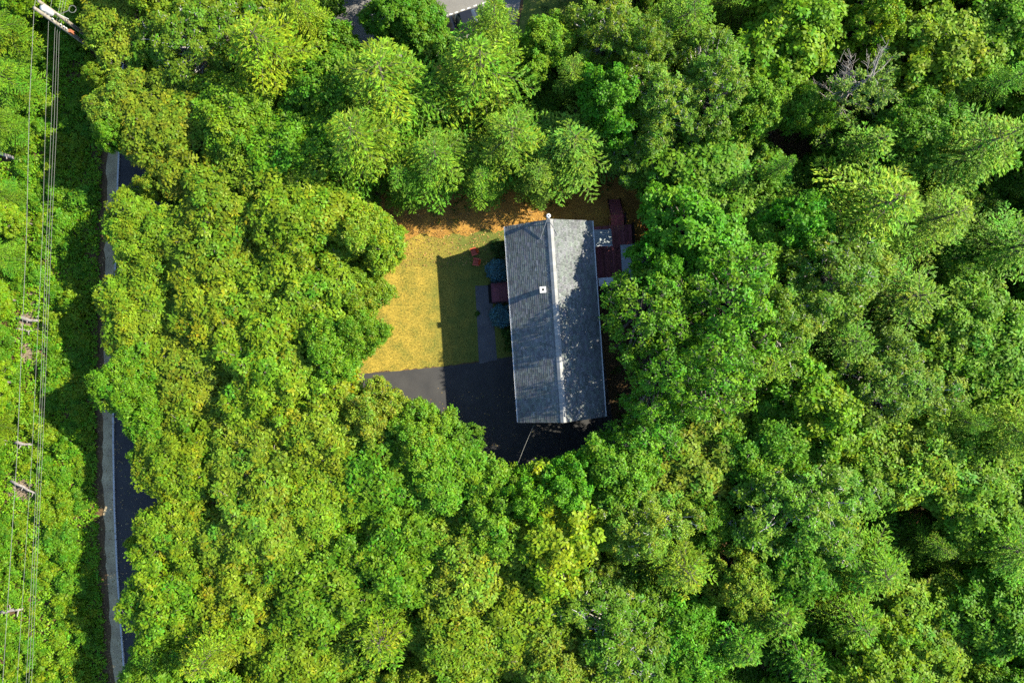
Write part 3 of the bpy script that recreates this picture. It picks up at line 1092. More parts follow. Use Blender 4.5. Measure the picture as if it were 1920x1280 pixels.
# white folding table on the deck with a dark pot on it
tp = P(1136, 528, DZ + 0.75)
tb = empty('folding_table', (tp.x, tp.y, DZ), YAW)
tag(tb, 'white two-panel folding table against the deck railing', 'table')
for s in (-1, 1):
    mb = MB()
    mb.box(0.006 if s > 0 else -0.66, 0.66 if s > 0 else -0.006, -0.37, 0.37, 0.72, 0.76)
    mb.build('table_panel', M['table_white'], tb)
    for t in (-1, 1):
        mb = MB()
        mb.tube([(s * 0.55, t * 0.3, 0), (s * 0.5, t * 0.28, 0.72)], [0.018] * 2, 6)
        mb.build('leg', M['galv'], tb)
mb = MB()
mb.lathe([(0, 0), (0.06, 0), (0.09, 0.13), (0.075, 0.13), (0.05, 0.02), (0, 0.02)], 12)
pot = mb.build('small_pot', M['dark'], None, True)
pot.location = (tp.x - 0.05, tp.y - 0.12, DZ + 0.762)
tag(pot, 'small dark pot standing on the white folding table', 'pot')

# red bin half hidden behind the deck
rb = P(1216, 428, 0.6)
mb = MB()
mb.lathe([(0, 0), (0.24, 0), (0.3, 0.6), (0.32, 0.6), (0.32, 0.64), (0.28, 0.64), (0.22, 0.04), (0, 0.04)], 16)
b_ = mb.build('garden_bucket', M['red_plastic'], None, True)
b_.location = (rb.x, rb.y, 0)
tag(b_, 'red round garden bucket under the trees past the deck walkway', 'bucket')

# front porch: boards, rails, step
PZ = 0.45
porch = empty('front_porch', house.location, YAW)
tag(porch, 'small maroon wooden porch with railings at the front door', 'porch')
q0, q1 = hp(920, 531, PZ), hp(956, 567, PZ)
px0, px1 = q0.x, -(ww + 0.03)
py0, py1 = q1.y, q0.y
n = int((px1 - px0) / bw)
for i in range(n):
    mb = MB()
    g = rr.uniform(0.8, 1.25)
    x = px0 + i * (px1 - px0) / n
    mb.box(x, x + (px1 - px0) / n - 0.01, py0, py1, PZ - 0.03, PZ, (g, g * rr.uniform(.9, 1.05), g * rr.uniform(.95, 1.2)))
    mb.build('porch_board', M['porch'], porch)
mb = MB()
mb.box(px0 + .02, px1 - .02, py0 + .02, py1 - .02, 0.0, PZ - 0.031)
mb.build('porch_base', M['porch'], porch)
for yy in (py0 + .03, py1 - .03):
    mb = MB()
    mb.bar((px0, yy, PZ + .92), (px1, yy, PZ + .92), 0.10, 0.04)
    for i in range(12):
        x = px0 + .04 + i * (px1 - px0 - .08) / 11
        mb.box(x - .02, x + .02, yy - .02, yy + .02, PZ + .003, PZ + .90)
    mb.build('railing', M['porch'], porch)
for i in range(1):
    mb = MB()
    z = PZ - 0.22 * (i + 1)
    mb.box(px0 - 0.27 * (i + 1), px0 - 0.27 * i - 0.01, py0 + .1, py1 - .1, 0.0, z)
    mb.build('step', M['porch'], porch)

# two garden chairs on the shaded lawn
def garden_chair(loc, rz, label):
    r = empty('garden_chair', loc, rz)
    tag(r, label, 'chair', 'garden chairs on the lawn')
    mats = M['red_plastic']
    r.scale = (.82, .82, .9)
    for i in range(5):                           # seat slats slope back
        mb = MB()
        y = 0.28 - i * 0.115
        z = 0.38 - i * 0.03
        mb.box(-.27, .27, y - .05, y + .05, z - .012, z + .012)
        mb.build('seat_slat', mats, r)
    for i in range(5):                           # back slats fan
        mb = MB()
        x = (i - 2) * 0.115
        top = 0.98 - abs(i - 2) * 0.05
        mb.bar((x * .85, -.24, .25), (x * 1.15, -.56, top), 0.1, 0.022)
        mb.build('back_slat', mats, r)
    for s in (-1, 1):
        mb = MB()
        mb.box(s * .36 - .075, s * .36 + .075, -.34, .36, .55, .575)
        mb.build('armrest', mats, r)
        mb = MB()
        mb.box(s * .31 - .02, s * .31 + .02, .24, .34, 0, .549)
        mb.build('leg', mats, r)
        mb = MB()
        mb.bar((s * .31, .3, .36), (s * .31, -.5, .02), 0.035, 0.11)
        mb.build('leg', mats, r)
    return r


a = P(889, 473)
garden_chair((a.x, a.y, 0.012), math.radians(108), 'red slatted garden chair close to the sunlit lawn edge, turned aside')
a = P(893, 492)
garden_chair((a.x, a.y, 0.012), math.radians(82), 'red slatted garden chair beside the blue-green shrub, facing away from the house')

# shrubs along the front wall
SHR = [(932, 507, 1.02, 1.7, (0.07, 0.165, 0.185), 'rounded blue-green shrub between the porch and the garden chairs', 'round_shrub'),  # bluish cast of the shade is put into both rounded shrubs' leaf colour
       (941, 592, 1.0, 1.7, (0.07, 0.165, 0.185), 'rounded blue-green shrub beside the porch and the path', 'round_shrub'),
       (934, 464, 0.75, 1.3, (0.05, 0.10, 0.02), 'leafy green bush at the corner of the front wall near the flue', 'bush'),
       (952, 626, 0.6, 1.2, (0.05, 0.11, 0.015), 'low green bush against the front wall near the driveway', 'bush'),
       (956, 646, 0.55, 1.1, (0.05, 0.11, 0.015), 'low green bush at the corner between front wall and driveway', 'bush'),
       (895, 588, 0.22, 0.3, (0.07, 0.15, 0.015), 'tiny green clump of weeds on the edge of the path', 'bush')]
for (x, y, r, h, col, lab, kd) in SHR:
    p = P(x, y, h * .5)
    plant(kd, p.x, p.y, r, h, col, lab, 'shrub')

# overhead service cable from the gable into the trees
a = P(1001, 797, 4.6)
b = P(968, 878, 5.6)
e = P(930, 990, 7.5)
mb = MB()
pts = []
for i in range(25):
    t = i / 24
    p = a.lerp(e, t)
    q = (a * (1 - t) ** 2 + (b * 2 - (a + e) * .5) * 2 * t * (1 - t) + e * t * t)
    q.z -= 0.25 * math.sin(math.pi * t)
    pts.append(q)
mb.tube(pts, [0.02] * len(pts), 6)
tag(mb.build('service_cable', M['cable']), 'thin pale service cable running from the house gable into the trees', 'cable')

# ------------------------------------------------------------------ utility poles and wires by the sidewalk
def utility_pole(loc, h, lab, old=False):
    r = empty('utility_pole', loc, 0)
    tag(r, lab, 'utility pole', 'poles of the roadside power line')
    mb = MB()
    mb.tube([(0, 0, -.2), (0, 0, h * .5), (0, 0, h)], [0.19, 0.16, 0.13], 12)
    mb.build('shaft', M['pole'], r, True)
    if old:
        mb = MB()
        mb.bar((0, 0, 7.2), (0.9, -0.35, 6.6), 0.05)
        mb.build('bracket', M['galv'], r)
        mb = MB()
        for i in range(17):
            t0, t1 = i / 16 * 6.283, (i + 1) / 16 * 6.283
            mb.bar((1.2 + .3 * math.cos(t0), .5 + .3 * math.sin(t0), 6.6), (1.2 + .3 * math.cos(t1), .5 + .3 * math.sin(t1), 6.6), 0.04)
        mb.bar((0, 0, 6.6), (0.92, .4, 6.6), 0.04)
        mb.build('cable_coil', M['cable'], r)
        return r
    mb = MB()
    mb.lathe([(0.0, 7.5), (0.25, 7.5), (0.27, 7.55), (0.27, 8.45), (0.24, 8.55), (0.0, 8.6)], 16, (0.02, 0.5, 0))
    mb.build('transformer', M['white_metal'], r, True)
    mb = MB()
    mb.bar((0, 0.1, 8.2), (0.02, 0.3, 8.2), 0.1)
    mb.bar((0, 0.1, 7.8), (0.02, 0.3, 7.8), 0.1)
    mb.build('transformer_bracket', M['galv'], r)
    for z, dx in ((9.4, 0.0), (7.6, 0.22), (6.6, 0.24), (6.2, 0.24), (5.9, 0.24)):
        mb = MB()
        mb.bar((0, 0, z - .05), (dx, 0, z - .05), 0.05)
        mb.lathe([(0, -.04), (0.05, -.04), (0.07, 0.0), (0.04, 0.05), (0.06, 0.09), (0, 0.1)], 10, (dx, 0, z))
        mb.build('insulator', M['porcelain'], r, True)
    mb = MB()
    mb.box(0.12, 0.34, -.13, .13, 4.9, 5.5)
    mb.build('terminal_box', M['rust'], r)
    return r


pa = P(64, 15, 9.5)
utility_pole((pa.x, pa.y, 0), 9.5, 'weathered wooden utility pole carrying a white transformer by the sidewalk')
pb = P(72, 2, 9.0)
utility_pole((pb.x, pb.y, 0), 9.0, 'grey old utility pole with a cable coil beside the transformer pole', True)
W = [(9.45, [(72, -30), (64, 15), (55, 200), (50, 430), (32, 850), (5, 1280)], 'highest pale power wire strung from the top of the transformer pole'),
     (7.65, [(100, -20), (91, 42), (86, 200), (80, 430), (60, 850), (32, 1280)], 'pale power wire hung just below the transformer'),
     (6.65, [(118, -20), (103, 55), (97, 210), (88, 430), (71, 850), (49, 1280)], 'upper wire of the three lowest strung along the sidewalk'),
     (6.25, [(123, -20), (107, 60), (102, 220), (92.5, 430), (75, 850), (54, 1280)], 'middle wire of the three lowest strung along the sidewalk'),
     (5.95, [(128, -20), (111, 64), (107, 220), (97, 430), (79.5, 850), (59, 1280)], 'lowest wire strung along the sidewalk')]
for z, pp, lab in W:
    c_ = [P(x, y, z - 0.5 * math.sin(math.pi * min(1, max(0, y / 1400)))) for x, y in pp]
    c_ = [c_[0] + (c_[0] - c_[1]) * 5] + c_ + [c_[-1] + (c_[-1] - c_[-2]) * 0.4]
    mb = MB()
    mb.tube(c_, [0.017 if z > 9 else 0.013] * len(c_), 6)
    tag(mb.build('power_wire', M['cable'], None, True), lab, 'wire', 'wires of the roadside power line')

# ------------------------------------------------------------------ parked car beyond the pines
car_p = P(872, 40, 0.8)
car = empty('parked_car', (car_p.x, car_p.y, 0.016), math.radians(18))
tag(car, 'black car parked on the paved lot, half hidden by trees', 'car')


def loft(mb, secs):
    n = len(secs[0])
    base = len(mb.v)
    for s in secs:
        mb.v += [tuple(p) for p in s]
    for k in range(len(secs) - 1):
        for j in range(n):
            a, b = base + k * n + j, base + k * n + (j + 1) % n
            mb.f.append((a, a + n, b + n, b))
            mb.c.append(None)
    mb.f.append(tuple(range(base, base + n)))
    mb.c.append(None)
    e = base + (len(secs) - 1) * n
    mb.f.append(tuple(range(e, e + n))[::-1])
    mb.c.append(None)


def ring(x, hw, z0, z1, r=0.12):
    return [Vector((x, y, z)) for y, z in ((-hw + r, z0), (hw - r, z0), (hw, z0 + r), (hw, z1 - r), (hw - r, z1), (-hw + r, z1), (-hw, z1 - r), (-hw, z0 + r))]


mb = MB()
loft(mb, [ring(-2.25, .62, .38, .68), ring(-2.12, .8, .28, .82), ring(-1.2, .9, .22, .92), ring(0, .92, .22, .95), ring(1.3, .9, .22, .95), ring(2.05, .82, .28, .88), ring(2.2, .66, .36, .76)])
mb.build('body', M['car_paint'], car, True)
mb = MB()
loft(mb, [ring(-1.05, .74, .93, .98, .02), ring(-.35, .66, .94, 1.4, .1), ring(.75, .66, .94, 1.42, .1), ring(1.6, .72, .93, .98, .02)])
cb = mb.build('cabin', M['glass'], car, True)
mb = MB()
mb.box(-.33, .74, -.6, .6, 1.405, 1.45)
mb.build('roof_panel', M['car_paint'], car)
for sx in (-1.4, 1.35):
    for sy in (-1, 1):
        mb = MB()
        mb.tube([(sx, sy * .74, .33), (sx, sy * .93, .33)], [.33, .33], 16)
        w_ = mb.build('wheel', M['rubber'], car)
        mb = MB()
        mb.tube([(sx, sy * .9, .33), (sx, sy * .945, .33)], [.2, .19], 12)
        mb.build('rim', M['galv'], w_)
for sy in (-1, 1):
    mb = MB()
    mb.box(-2.24, -2.1, sy * .6 - .14, sy * .6 + .14, .56, .68)
    mb.build('headlight', M['lamp'], car)

# neighbouring house past the verge: it throws the straight shadow over the lot
nh = empty('neighbour_house', (P(1034, 0).x + 4.2, P(0, -40).y + 8.2, 0), math.radians(1))
tag(nh, 'neighbouring gabled house past the shaded verge', 'house')
mb = MB()
mb.box(-3.8, 3.8, -7.6, 7.6, 0, 5.0)
for s in (-1, 1):
    pts = [(-3.8, s * 7.6, 5.0), (3.8, s * 7.6, 5.0), (0, s * 7.6, 7.2)]
    mb.poly(pts if s < 0 else pts[::-1])
mb.build('wall', M['siding'], nh)
mb = MB()
for s in (-1, 1):
    a, b, c_, d = Vector((s * 4.2, -7.9, 4.85)), Vector((s * 4.2, 7.9, 4.85)), Vector((0, 7.9, 7.35)), Vector((0, -7.9, 7.35))
    up = Vector((0, 0, .15))
    q = [a, b, c_, d] if s > 0 else [a, d, c_, b]
    mb.poly([p + up for p in q], (1, 1, 1))
    mb.poly(q[::-1], (1, 1, 1))
    mb.poly([a, b, b + up, a + up], (1, 1, 1))
mb.build('roof', M['shingle'], nh)

# ------------------------------------------------------------------ the woods
CLEAR = [
    [(742, 400), (800, 396), (822, 425), (858, 428), (885, 398), (950, 388), (1000, 384), (1050, 398), (1110, 400), (1122, 372), (1160, 365), (1198, 380), (1198, 420),
     (1212, 428), (1192, 455), (1200, 478), (1168, 520), (1146, 538), (1142, 575), (1142, 640), (1178, 675), (1180, 712), (1140, 742), (1137, 780), (1115, 800),
     (1080, 836), (1040, 852), (985, 872), (932, 868), (906, 852), (886, 800), (842, 783), (804, 742), (757, 724), (744, 706), (684, 714), (664, 700),
     (702, 664), (738, 620), (734, 580), (727, 560), (750, 520), (776, 492), (752, 440)],
    [(-60, -200), (215, -200), (160, 60), (180, 200), (210, 300), (272, 345), (245, 375), (218, 400), (200, 470), (185, 530), (185, 700), (195, 780), (222, 845), (265, 855), (275, 905), (308, 932),
     (285, 955), (248, 1010), (252, 1080), (238, 1180), (246, 1230), (245, 1400), (-60, 1400)],
    [(636, -80), (706, -80), (700, 20), (672, 58), (640, 48)],
    [(806, -120), (1085, -120), (1080, 36), (1000, 34), (960, 20), (905, 14), (878, 24), (862, 42), (838, 44), (828, 28), (812, 8)],
    [(1450, 255), (1500, 262), (1490, 300), (1455, 300)],
]


def poly_sd(p, poly):
    """distance to a polygon's edge, negative inside"""
    x, y = p
    inside = False
    dm = 1e9
    n = len(poly)
    for i in range(n):
        ax, ay = poly[i]
        bx, by = poly[(i + 1) % n]
        if (ay > y) != (by > y) and x < (bx - ax) * (y - ay) / (by - ay) + ax:
            inside = not inside
        dx, dy = bx - ax, by - ay
        t = max(0, min(1, ((x - ax) * dx + (y - ay) * dy) / (dx * dx + dy * dy + 1e-9)))
        dm = min(dm, math.hypot(x - ax - dx * t, y - ay - dy * t))
    return -dm if inside else dm


COL = {  # leaf colours (linear reflectance)
    'oak': [(0.141, 0.220, 0.008), (0.152, 0.222, 0.011), (0.127, 0.216, 0.007)],
    'oakg': [(0.092, 0.208, 0.006), (0.108, 0.214, 0.007)],
    'open': [(0.088, 0.206, 0.006), (0.100, 0.212, 0.007)],
    'maple': [(0.072, 0.214, 0.005), (0.086, 0.222, 0.005)],
    'mapley': [(0.138, 0.240, 0.004), (0.150, 0.242, 0.005)],
    'birch': [(0.116, 0.212, 0.010), (0.128, 0.218, 0.013)],
    'pine': [(0.128, 0.240, 0.009), (0.112, 0.230, 0.010), (0.140, 0.244, 0.009)],
    'piney': [(0.165, 0.250, 0.007), (0.170, 0.254, 0.008)],
    'pinep': [(0.122, 0.230, 0.014), (0.132, 0.236, 0.014)],
    'hem': [(0.118, 0.205, 0.005), (0.135, 0.210, 0.005), (0.105, 0.204, 0.005)],
    'spruce': [(0.090, 0.200, 0.007), (0.104, 0.206, 0.007)],
    'bare': [(0.140, 0.210, 0.018)],
    'dark': [(0.066, 0.168, 0.005), (0.076, 0.174, 0.006)],
}
KIND = {'oak': 'oak', 'oakg': 'oak', 'maple': 'maple', 'mapley': 'maple', 'birch': 'birch', 'pine': 'pine', 'piney': 'pine', 'pinep': 'pine', 'hem': 'hemlock', 'spruce': 'spruce',
        'bare': 'bare', 'dark': 'maple', 'open': 'open'}
LOOK = {'oak': 'olive rusty-tipped oak', 'oakg': 'mid-green oak', 'maple': 'vivid green maple', 'mapley': 'yellow-green maple',
        'birch': 'grey-green thin-leaved birch', 'pine': 'bright green pine', 'piney': 'yellow-green pine',
        'pinep': 'pale green pine', 'hem': 'fluffy olive hemlock', 'spruce': 'pointed dark green spruce', 'bare': 'half-dead conifer',
        'dark': 'deep green leafy tree', 'open': 'loose-crowned green oak'}
HT = {'oak': 9.6, 'oakg': 10.2, 'maple': 11.8, 'mapley': 11.5, 'birch': 11.5, 'pine': 14, 'piney': 13.5, 'pinep': 13.5, 'hem': 11.5, 'spruce': 11.5, 'bare': 13, 'dark': 8, 'open': 11.8}


def zone(x, y):
    if x < -38.5:
        return 'beyond the power wires'
    if x < -9:
        if y > 17:
            return 'between transformer pole and parking lot'
        return 'between lane and dry lawn' if y > -4 else 'between lane and driveway'
    if x < 11:
        return 'between parking lot and flue gable' if y > 9 else 'facing the service cable gable'
    if y > 14:
        return 'past the shaded verge'
    if x < 22:
        return 'behind the house and deck' if y > -8 else 'past the driveway turning area'
    return 'deep in woods behind the deck' if y > -8 else 'deep in woods past the turning area'


TREES = []      # every tree, for labels that name its nearest different neighbour


placed = []     # image x, y, radius


def add_tree(px, py, rpx, sp, label=None, hmul=1.0, fit=True):
    h = HT[sp] * hmul
    zc = h * (0.62 if KIND[sp] not in ('pine', 'spruce', 'hemlock') else 0.5)
    s = (CAM_H - zc) / CAM_H / PXM
    r = rpx * s
    x, y = (px - 960) * s, (640 - py) * s
    size = 'broad' if r > 3.9 else ('slender' if r < 2.7 else 'middling')
    lab = label or f'{size} {LOOK[sp]} {zone(x, y)}'
    grp = None if label else 'trees: ' + lab
    col = rnd.choice(COL[sp])
    j = rnd.uniform(0.9, 1.12)
    warm = 0.9 if px > 1150 else 1.0            # the deep woods are a touch less yellow
    col = (col[0] * j * warm * rnd.uniform(.92, 1.08), col[1] * j, col[2] * j)
    root = plant(KIND[sp], x, y, r, h, col, lab, 'tree', grp)
    tall = 'tall ' if hmul > 1.04 else ('low ' if hmul < 0.84 else '')
    TREES.append((root, x, y, sp, label is not None, tall + size + ' ' + LOOK[sp]))
    placed.append((px, py, rpx))


HERO = [
    # pines round the head of the yard
    (520, 118, 98, 'piney'), (735, 175, 105, 'pine'), (905, 150, 105, 'pine'), (690, 285, 84, 'pine'), (825, 312, 92, 'pine'), (1070, 285, 92, 'pinep'), (960, 270, 80, 'pine'), (1010, 330, 55, 'pinep'),
    (748, 40, 82, 'dark'), (782, 62, 40, 'dark'), (585, 48, 44, 'piney'), (722, 468, 40, 'oak'), (664, 628, 44, 'oakg'), (930, 80, 66, 'pine'), (1140, 190, 55, 'maple'), (620, 190, 60, 'oakg'), (905, 345, 52, 'pine'), (760, 345, 50, 'pine'),
    # top left
    (390, 70, 92, 'birch'), (245, 70, 92, 'oak'), (330, 255, 88, 'oak'), (245, 205, 62, 'oak'), (450, 235, 70, 'oakg'), (560, 290, 75, 'oakg'), (500, 330, 70, 'oak'), (300, 350, 40, 'oak'), (226, 258, 40, 'oakg'),
    # oaks between lane and lawn
    (290, 455, 88, 'oak'), (430, 420, 92, 'oak'), (570, 420, 92, 'oak'), (690, 445, 66, 'oak'), (285, 590, 92, 'oak'), (430, 570, 95, 'oak'), (575, 560, 92, 'oak'),
    (672, 560, 62, 'oak'), (255, 730, 72, 'oakg'), (390, 715, 92, 'oak'), (525, 700, 92, 'oak'), (630, 655, 66, 'oakg'), (700, 772, 52, 'oak'), (615, 795, 84, 'oak'),
    (500, 830, 80, 'oak'), (360, 850, 84, 'oak'), (300, 810, 52, 'oakg'),
    (790, 815, 66, 'oakg'), (840, 900, 78, 'oakg'), (720, 900, 92, 'oakg'),
    # bottom left and centre
    (365, 1000, 92, 'oak'), (500, 980, 92, 'oak'), (615, 945, 78, 'oak'), (340, 1120, 84, 'oak'), (470, 1100, 84, 'oak'), (425, 1195, 62, 'piney'), (310, 1230, 62, 'oakg'),
    (610, 1080, 95, 'oakg'), (730, 1165, 90, 'hem'), (570, 1215, 84, 'oak'), (740, 1030, 80, 'oakg'), (880, 1040, 84, 'oak'), (965, 1130, 100, 'oak'), (860, 1200, 84, 'oak'),
    (1045, 985, 88, 'mapley'), (985, 920, 46, 'maple'), (1060, 905, 50, 'maple'), (1155, 1185, 98, 'birch'), (1030, 1245, 70, 'oak'), (920, 960, 62, 'oakg'),
    # behind the house
    (1300, 450, 92, 'maple'), (1225, 590, 78, 'open'), (1360, 560, 88, 'open'), (1250, 690, 66, 'open'), (1330, 680, 84, 'open'), (1410, 680, 60, 'hem'), (1215, 800, 72, 'open'), (1290, 870, 92, 'oak'),
    (1160, 880, 66, 'oakg'), (1200, 970, 72, 'birch'), (1265, 1040, 78, 'hem'), (1240, 520, 55, 'maple'),
    # the deep woods
    (1530, 770, 78, 'mapley'), (1505, 940, 100, 'birch'), (1440, 1130, 66, 'spruce'), (1370, 1180, 66, 'spruce'), (1480, 1210, 70, 'spruce'), (1570, 1140, 76, 'hem'), (1610, 1050, 80, 'hem'),
    (1720, 1190, 92, 'oak'), (1800, 900, 90, 'oakg'), (1670, 560, 90, 'hem'), (1550, 520, 88, 'birch'), (1492, 430, 56, 'maple'), (1610, 400, 110, 'piney'),
    (1590, 175, 66, 'bare'), (1745, 115, 84, 'mapley'), (1275, 60, 66, 'hem'), (1150, 75, 66, 'birch'), (1235, 200, 66, 'birch'), (1330, 330, 92, 'oakg'), (1410, 210, 84, 'oakg'),
    (1475, 65, 88, 'mapley'), (1800, 290, 90, 'pine'), (1720, 420, 80, 'hem'), (1860, 470, 84, 'hem'), (1865, 650, 92, 'oakg'), (1780, 620, 80, 'oakg'), (1870, 800, 74, 'pine'), (1880, 70, 80, 'oakg'),
    (1660, 720, 84, 'birch'), (1700, 860, 84, 'oak'), (1850, 1010, 84, 'hem'), (1880, 1140, 84, 'oakg'), (1440, 330, 50, 'spruce'), (1400, 480, 60, 'oakg'), (1330, 160, 70, 'birch'),
    (1600, 880, 70, 'oak'), (1450, 600, 70, 'birch'), (1440, 830, 72, 'oakg'), (1480, 1040, 70, 'oakg'), (1380, 1080, 52, 'oak'),
    (1190, 290, 52, 'birch'), (1240, 360, 50, 'oakg'), (1205, 100, 50, 'birch'), (1600, 290, 64, 'spruce'), (1700, 260, 64, 'oakg'), (1560, 640, 70, 'hem'), (1620, 1230, 70, 'mapley'),
    (1280, 1200, 66, 'oakg'), (1320, 960, 40, 'oakg'),
]
UNIQUE = {(1590, 175): 'half-dead conifer with a fan of bare grey branches deep in the woods', (1300, 450): 'broad vivid green maple leaning over the deck canopy',
          (748, 40): 'dense deep green round-topped tree at the edge of the parking lot', (390, 70): 'feathery grey-green birch next to the yellow-green pine near the transformer pole',
          (1745, 115): 'broad glowing yellow-green maple past the half-dead conifer', (425, 1195): 'small bright yellow-green pine among olive oaks by the lane',
          (730, 1165): 'round fluffy olive hemlock among oaks facing the service cable gable', (1610, 400): 'broad golden-green pine near the half-dead conifer',
          (1492, 430): 'slender vivid green maple next to the golden-green pine', (825, 312): 'tall green pine whose boughs hang over the needle-strewn yard edge',
          (690, 445): 'olive oak whose crown juts over the sunlit dry lawn', (700, 772): 'small olive oak at the corner where driveway leaves the trees',
          (1070, 285): 'broad pale green pine right behind the flue gable'}
LOWER = {(1300, 450): 0.98, (1240, 520): 1.0, (1225, 590): 1.21, (1250, 690): 1.14, (1330, 680): 1.2, (1215, 800): 0.95, (1360, 560): 1.22, (1290, 870): 1.0, (1330, 330): .8, (1190, 290): .62, (1240, 360): .55, (1070, 285): .74, (1010, 330): .6, (960, 270): .8, (905, 345): .55, (825, 312): .8, (760, 345): .65}
for (x, y, r, sp) in HERO:
    d = min(poly_sd((x, y), q) for q in CLEAR)
    r = min(r * 1.22, max(d * (1.12 if x > 1130 and 560 < y < 850 else 1.0) + 3, 26))
    add_tree(x, y, r, sp, UNIQUE.get((x, y)), LOWER.get((x, y), (0.74 if x < 330 else 0.86) if x < 420 else 1.0) * rnd.uniform(0.9, 1.08))

# fill the rest of the forest, just past the frame too
ANCH = [(x, y, sp) for (x, y, r, sp) in HERO if sp != 'bare']
rf = random.Random(77)
for rmin, rmax, tries, sep, hm in ((62, 104, 3500, 0.74, 1.0), (44, 66, 3500, 0.70, 0.88), (30, 44, 3500, 0.70, 0.7)):
    for _ in range(tries):
        x, y = rf.uniform(150, 2330), rf.uniform(-150, 1430)
        r = rf.uniform(rmin, rmax)
        d = min(poly_sd((x, y), q) for q in CLEAR)
        if d < rmin * 0.9:
            continue
        r = min(r, d * 1.04)
        if any((x - a) ** 2 + (y - b) ** 2 < (sep * (r + c_)) ** 2 for a, b, c_ in placed):
            continue
        near = sorted(ANCH, key=lambda q: (q[0] - x) ** 2 + (q[1] - y) ** 2)[:3]
        sp = rf.choice(near)[2]
        if sp == 'pine' and rf.random() < .4:
            sp = 'oakg'
        add_tree(x, y, r, sp, hmul=hm * rf.uniform(.9, 1.08))

# low saplings in the gaps between the crowns
cnt = 0
for _ in range(2500):
    if cnt >= 130:
        break
    x, y = rf.uniform(240, 1950), rf.uniform(-20, 1300)
    if any(poly_sd((x, y), q) < 34 for q in CLEAR):
        continue
    m_ = min(math.hypot(x - a, y - b) / c_ for a, b, c_ in placed)
    if m_ < 0.8:
        continue
    p = P(x, y, 4)
    r = rf.uniform(1.6, 2.5)
    lab = 'low sapling ' + zone(p.x, p.y)
    c_ = rf.uniform(.8, 1.2)
    o = plant('understory', p.x, p.y, r, rf.uniform(4.5, 7.5), (0.075 * c_, 0.17 * c_, 0.007 * c_), lab, 'tree', 'saplings: ' + lab)
    TREES.append((o, p.x, p.y, 'sapling', False, ('spreading ' if r > 2.1 else 'small ') + 'green sapling'))
    placed.append((x, y, r * 21))
    cnt += 1

# trees beyond the power wires
LEFT = [(8, 60, 62, 'pine'), (20, 150, 60, 'pine'), (5, 235, 48, 'pine'), (0, 370, 40, 'pine'), (18, 410, 28, 'mapley'), (-6, 480, 40, 'pine'), (-14, 560, 40, 'mapley'), (-14, 640, 40, 'oakg'),
        (-20, 720, 42, 'mapley'), (-24, 800, 40, 'hem'), (-50, 900, 40, 'oak'), (-50, 1060, 44, 'mapley'), (-54, 1200, 46, 'oakg'),
        (130, -40, 60, 'oakg'), (60, -30, 55, 'mapley')]
for (x, y, r, sp) in LEFT:
    add_tree(x, y, r, sp, hmul=0.45)

NEAR = {'oak': 'an olive oak', 'oakg': 'a mid-green oak', 'open': 'a loose-crowned oak', 'maple': 'a vivid maple', 'mapley': 'a yellowish maple', 'birch': 'a birch', 'pine': 'a green pine',
        'piney': 'a yellow pine', 'pinep': 'a pale pine', 'hem': 'a hemlock', 'spruce': 'a spruce', 'bare': 'the half-dead conifer', 'dark': 'a deep green tree', 'sapling': 'a sapling'}
for (o, x, y, sp, fixed, core) in TREES:
    if fixed:
        continue
    best = min((t for t in TREES if t[3] != sp), key=lambda t: (t[1] - x) ** 2 + (t[2] - y) ** 2)
    o['label'] = f'{core} beside {NEAR[best[3]]} {zone(x, y)}'
    o['group'] = 'trees: ' + o['label']

# roadside bushes between the wires and the sidewalk
rb_ = random.Random(8)
bpos = []
n = 0
for _ in range(9000):
    if n >= 260:
        break
    y = rb_.uniform(-36, 36)
    kx = kerb_at(y) - 1.75
    x = rb_.uniform(-53, kx)
    r = rb_.uniform(0.55, 1.5)
    if x + r * .85 > kx:
        continue
    # leave the dead-brush openings bare
    q = (960 + x * PXM, 640 - y * PXM)
    if any(math.hypot(q[0] - a, (q[1] - b)) < c_ + r * 14 for a, b, c_ in ((55, 600, 22), (45, 915, 28), (58, 660, 18), (30, 1145, 16), (75, 700, 14), (15, 297, 14), (45, 820, 18))):
        continue
    if any(math.hypot(x - a, y - b) < 0.62 * (r + c_) for a, b, c_ in bpos):
        continue
    bpos.append((x, y, r))
    far = x < -43.5
    lab = 'leafy roadside bush ' + ('under the power wires' if far else 'beside the sidewalk')
    hue = rb_.random()
    if hue < .4:
        col, lab = (0.125, 0.22, 0.006), 'yellow-green ' + lab
    elif hue < .75:
        col, lab = (0.085, 0.20, 0.006), 'bright green ' + lab
    else:
        col, lab = (0.08, 0.20, 0.008), 'deep green ' + lab
    lab = ('tall ' if r > 1.25 else 'small ') + lab
    plant('bush', x, y, r, r * rb_.uniform(0.8, 1.3), col, lab, 'shrub', 'bushes: ' + lab)
    n += 1

# low leafy ground cover on the roadside strip
rs = RS(17)
n = 20000
yy = rs.uniform(-37, 37, n)
kx = np.array([kerb_at(v) for v in yy]) - 1.65
xx = kx - rs.uniform(0, 13.5, n) ** 1.0
op = [(55, 600, 13), (45, 915, 17), (58, 660, 10), (30, 1145, 8), (15, 297, 8)]
ok = np.ones(n, bool)
for a, b, c_ in op:
    q = P(a, b)
    ok &= np.hypot(xx - q.x, yy - q.y) > c_ / PXM
xx, yy = xx[ok], yy[ok]
n = len(xx)
cen = np.stack([xx, yy, rs.uniform(0.08, 0.4, n)], 1)
nor = unit(rs.normal(0, .4, (n, 3)) + np.array([0, 0, 1]))
o = obj('ground_cover', leaf_mesh('ground_cover', *rosettes(rs, cen, nor, 6, 0.24, 0.14, tint=tints(rs, n, .25, .18, .02)), M['leaf']))
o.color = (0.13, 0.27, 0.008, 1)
tag(o, 'low leafy ground cover between the sidewalk and the power wires', 'plants', kind='stuff')

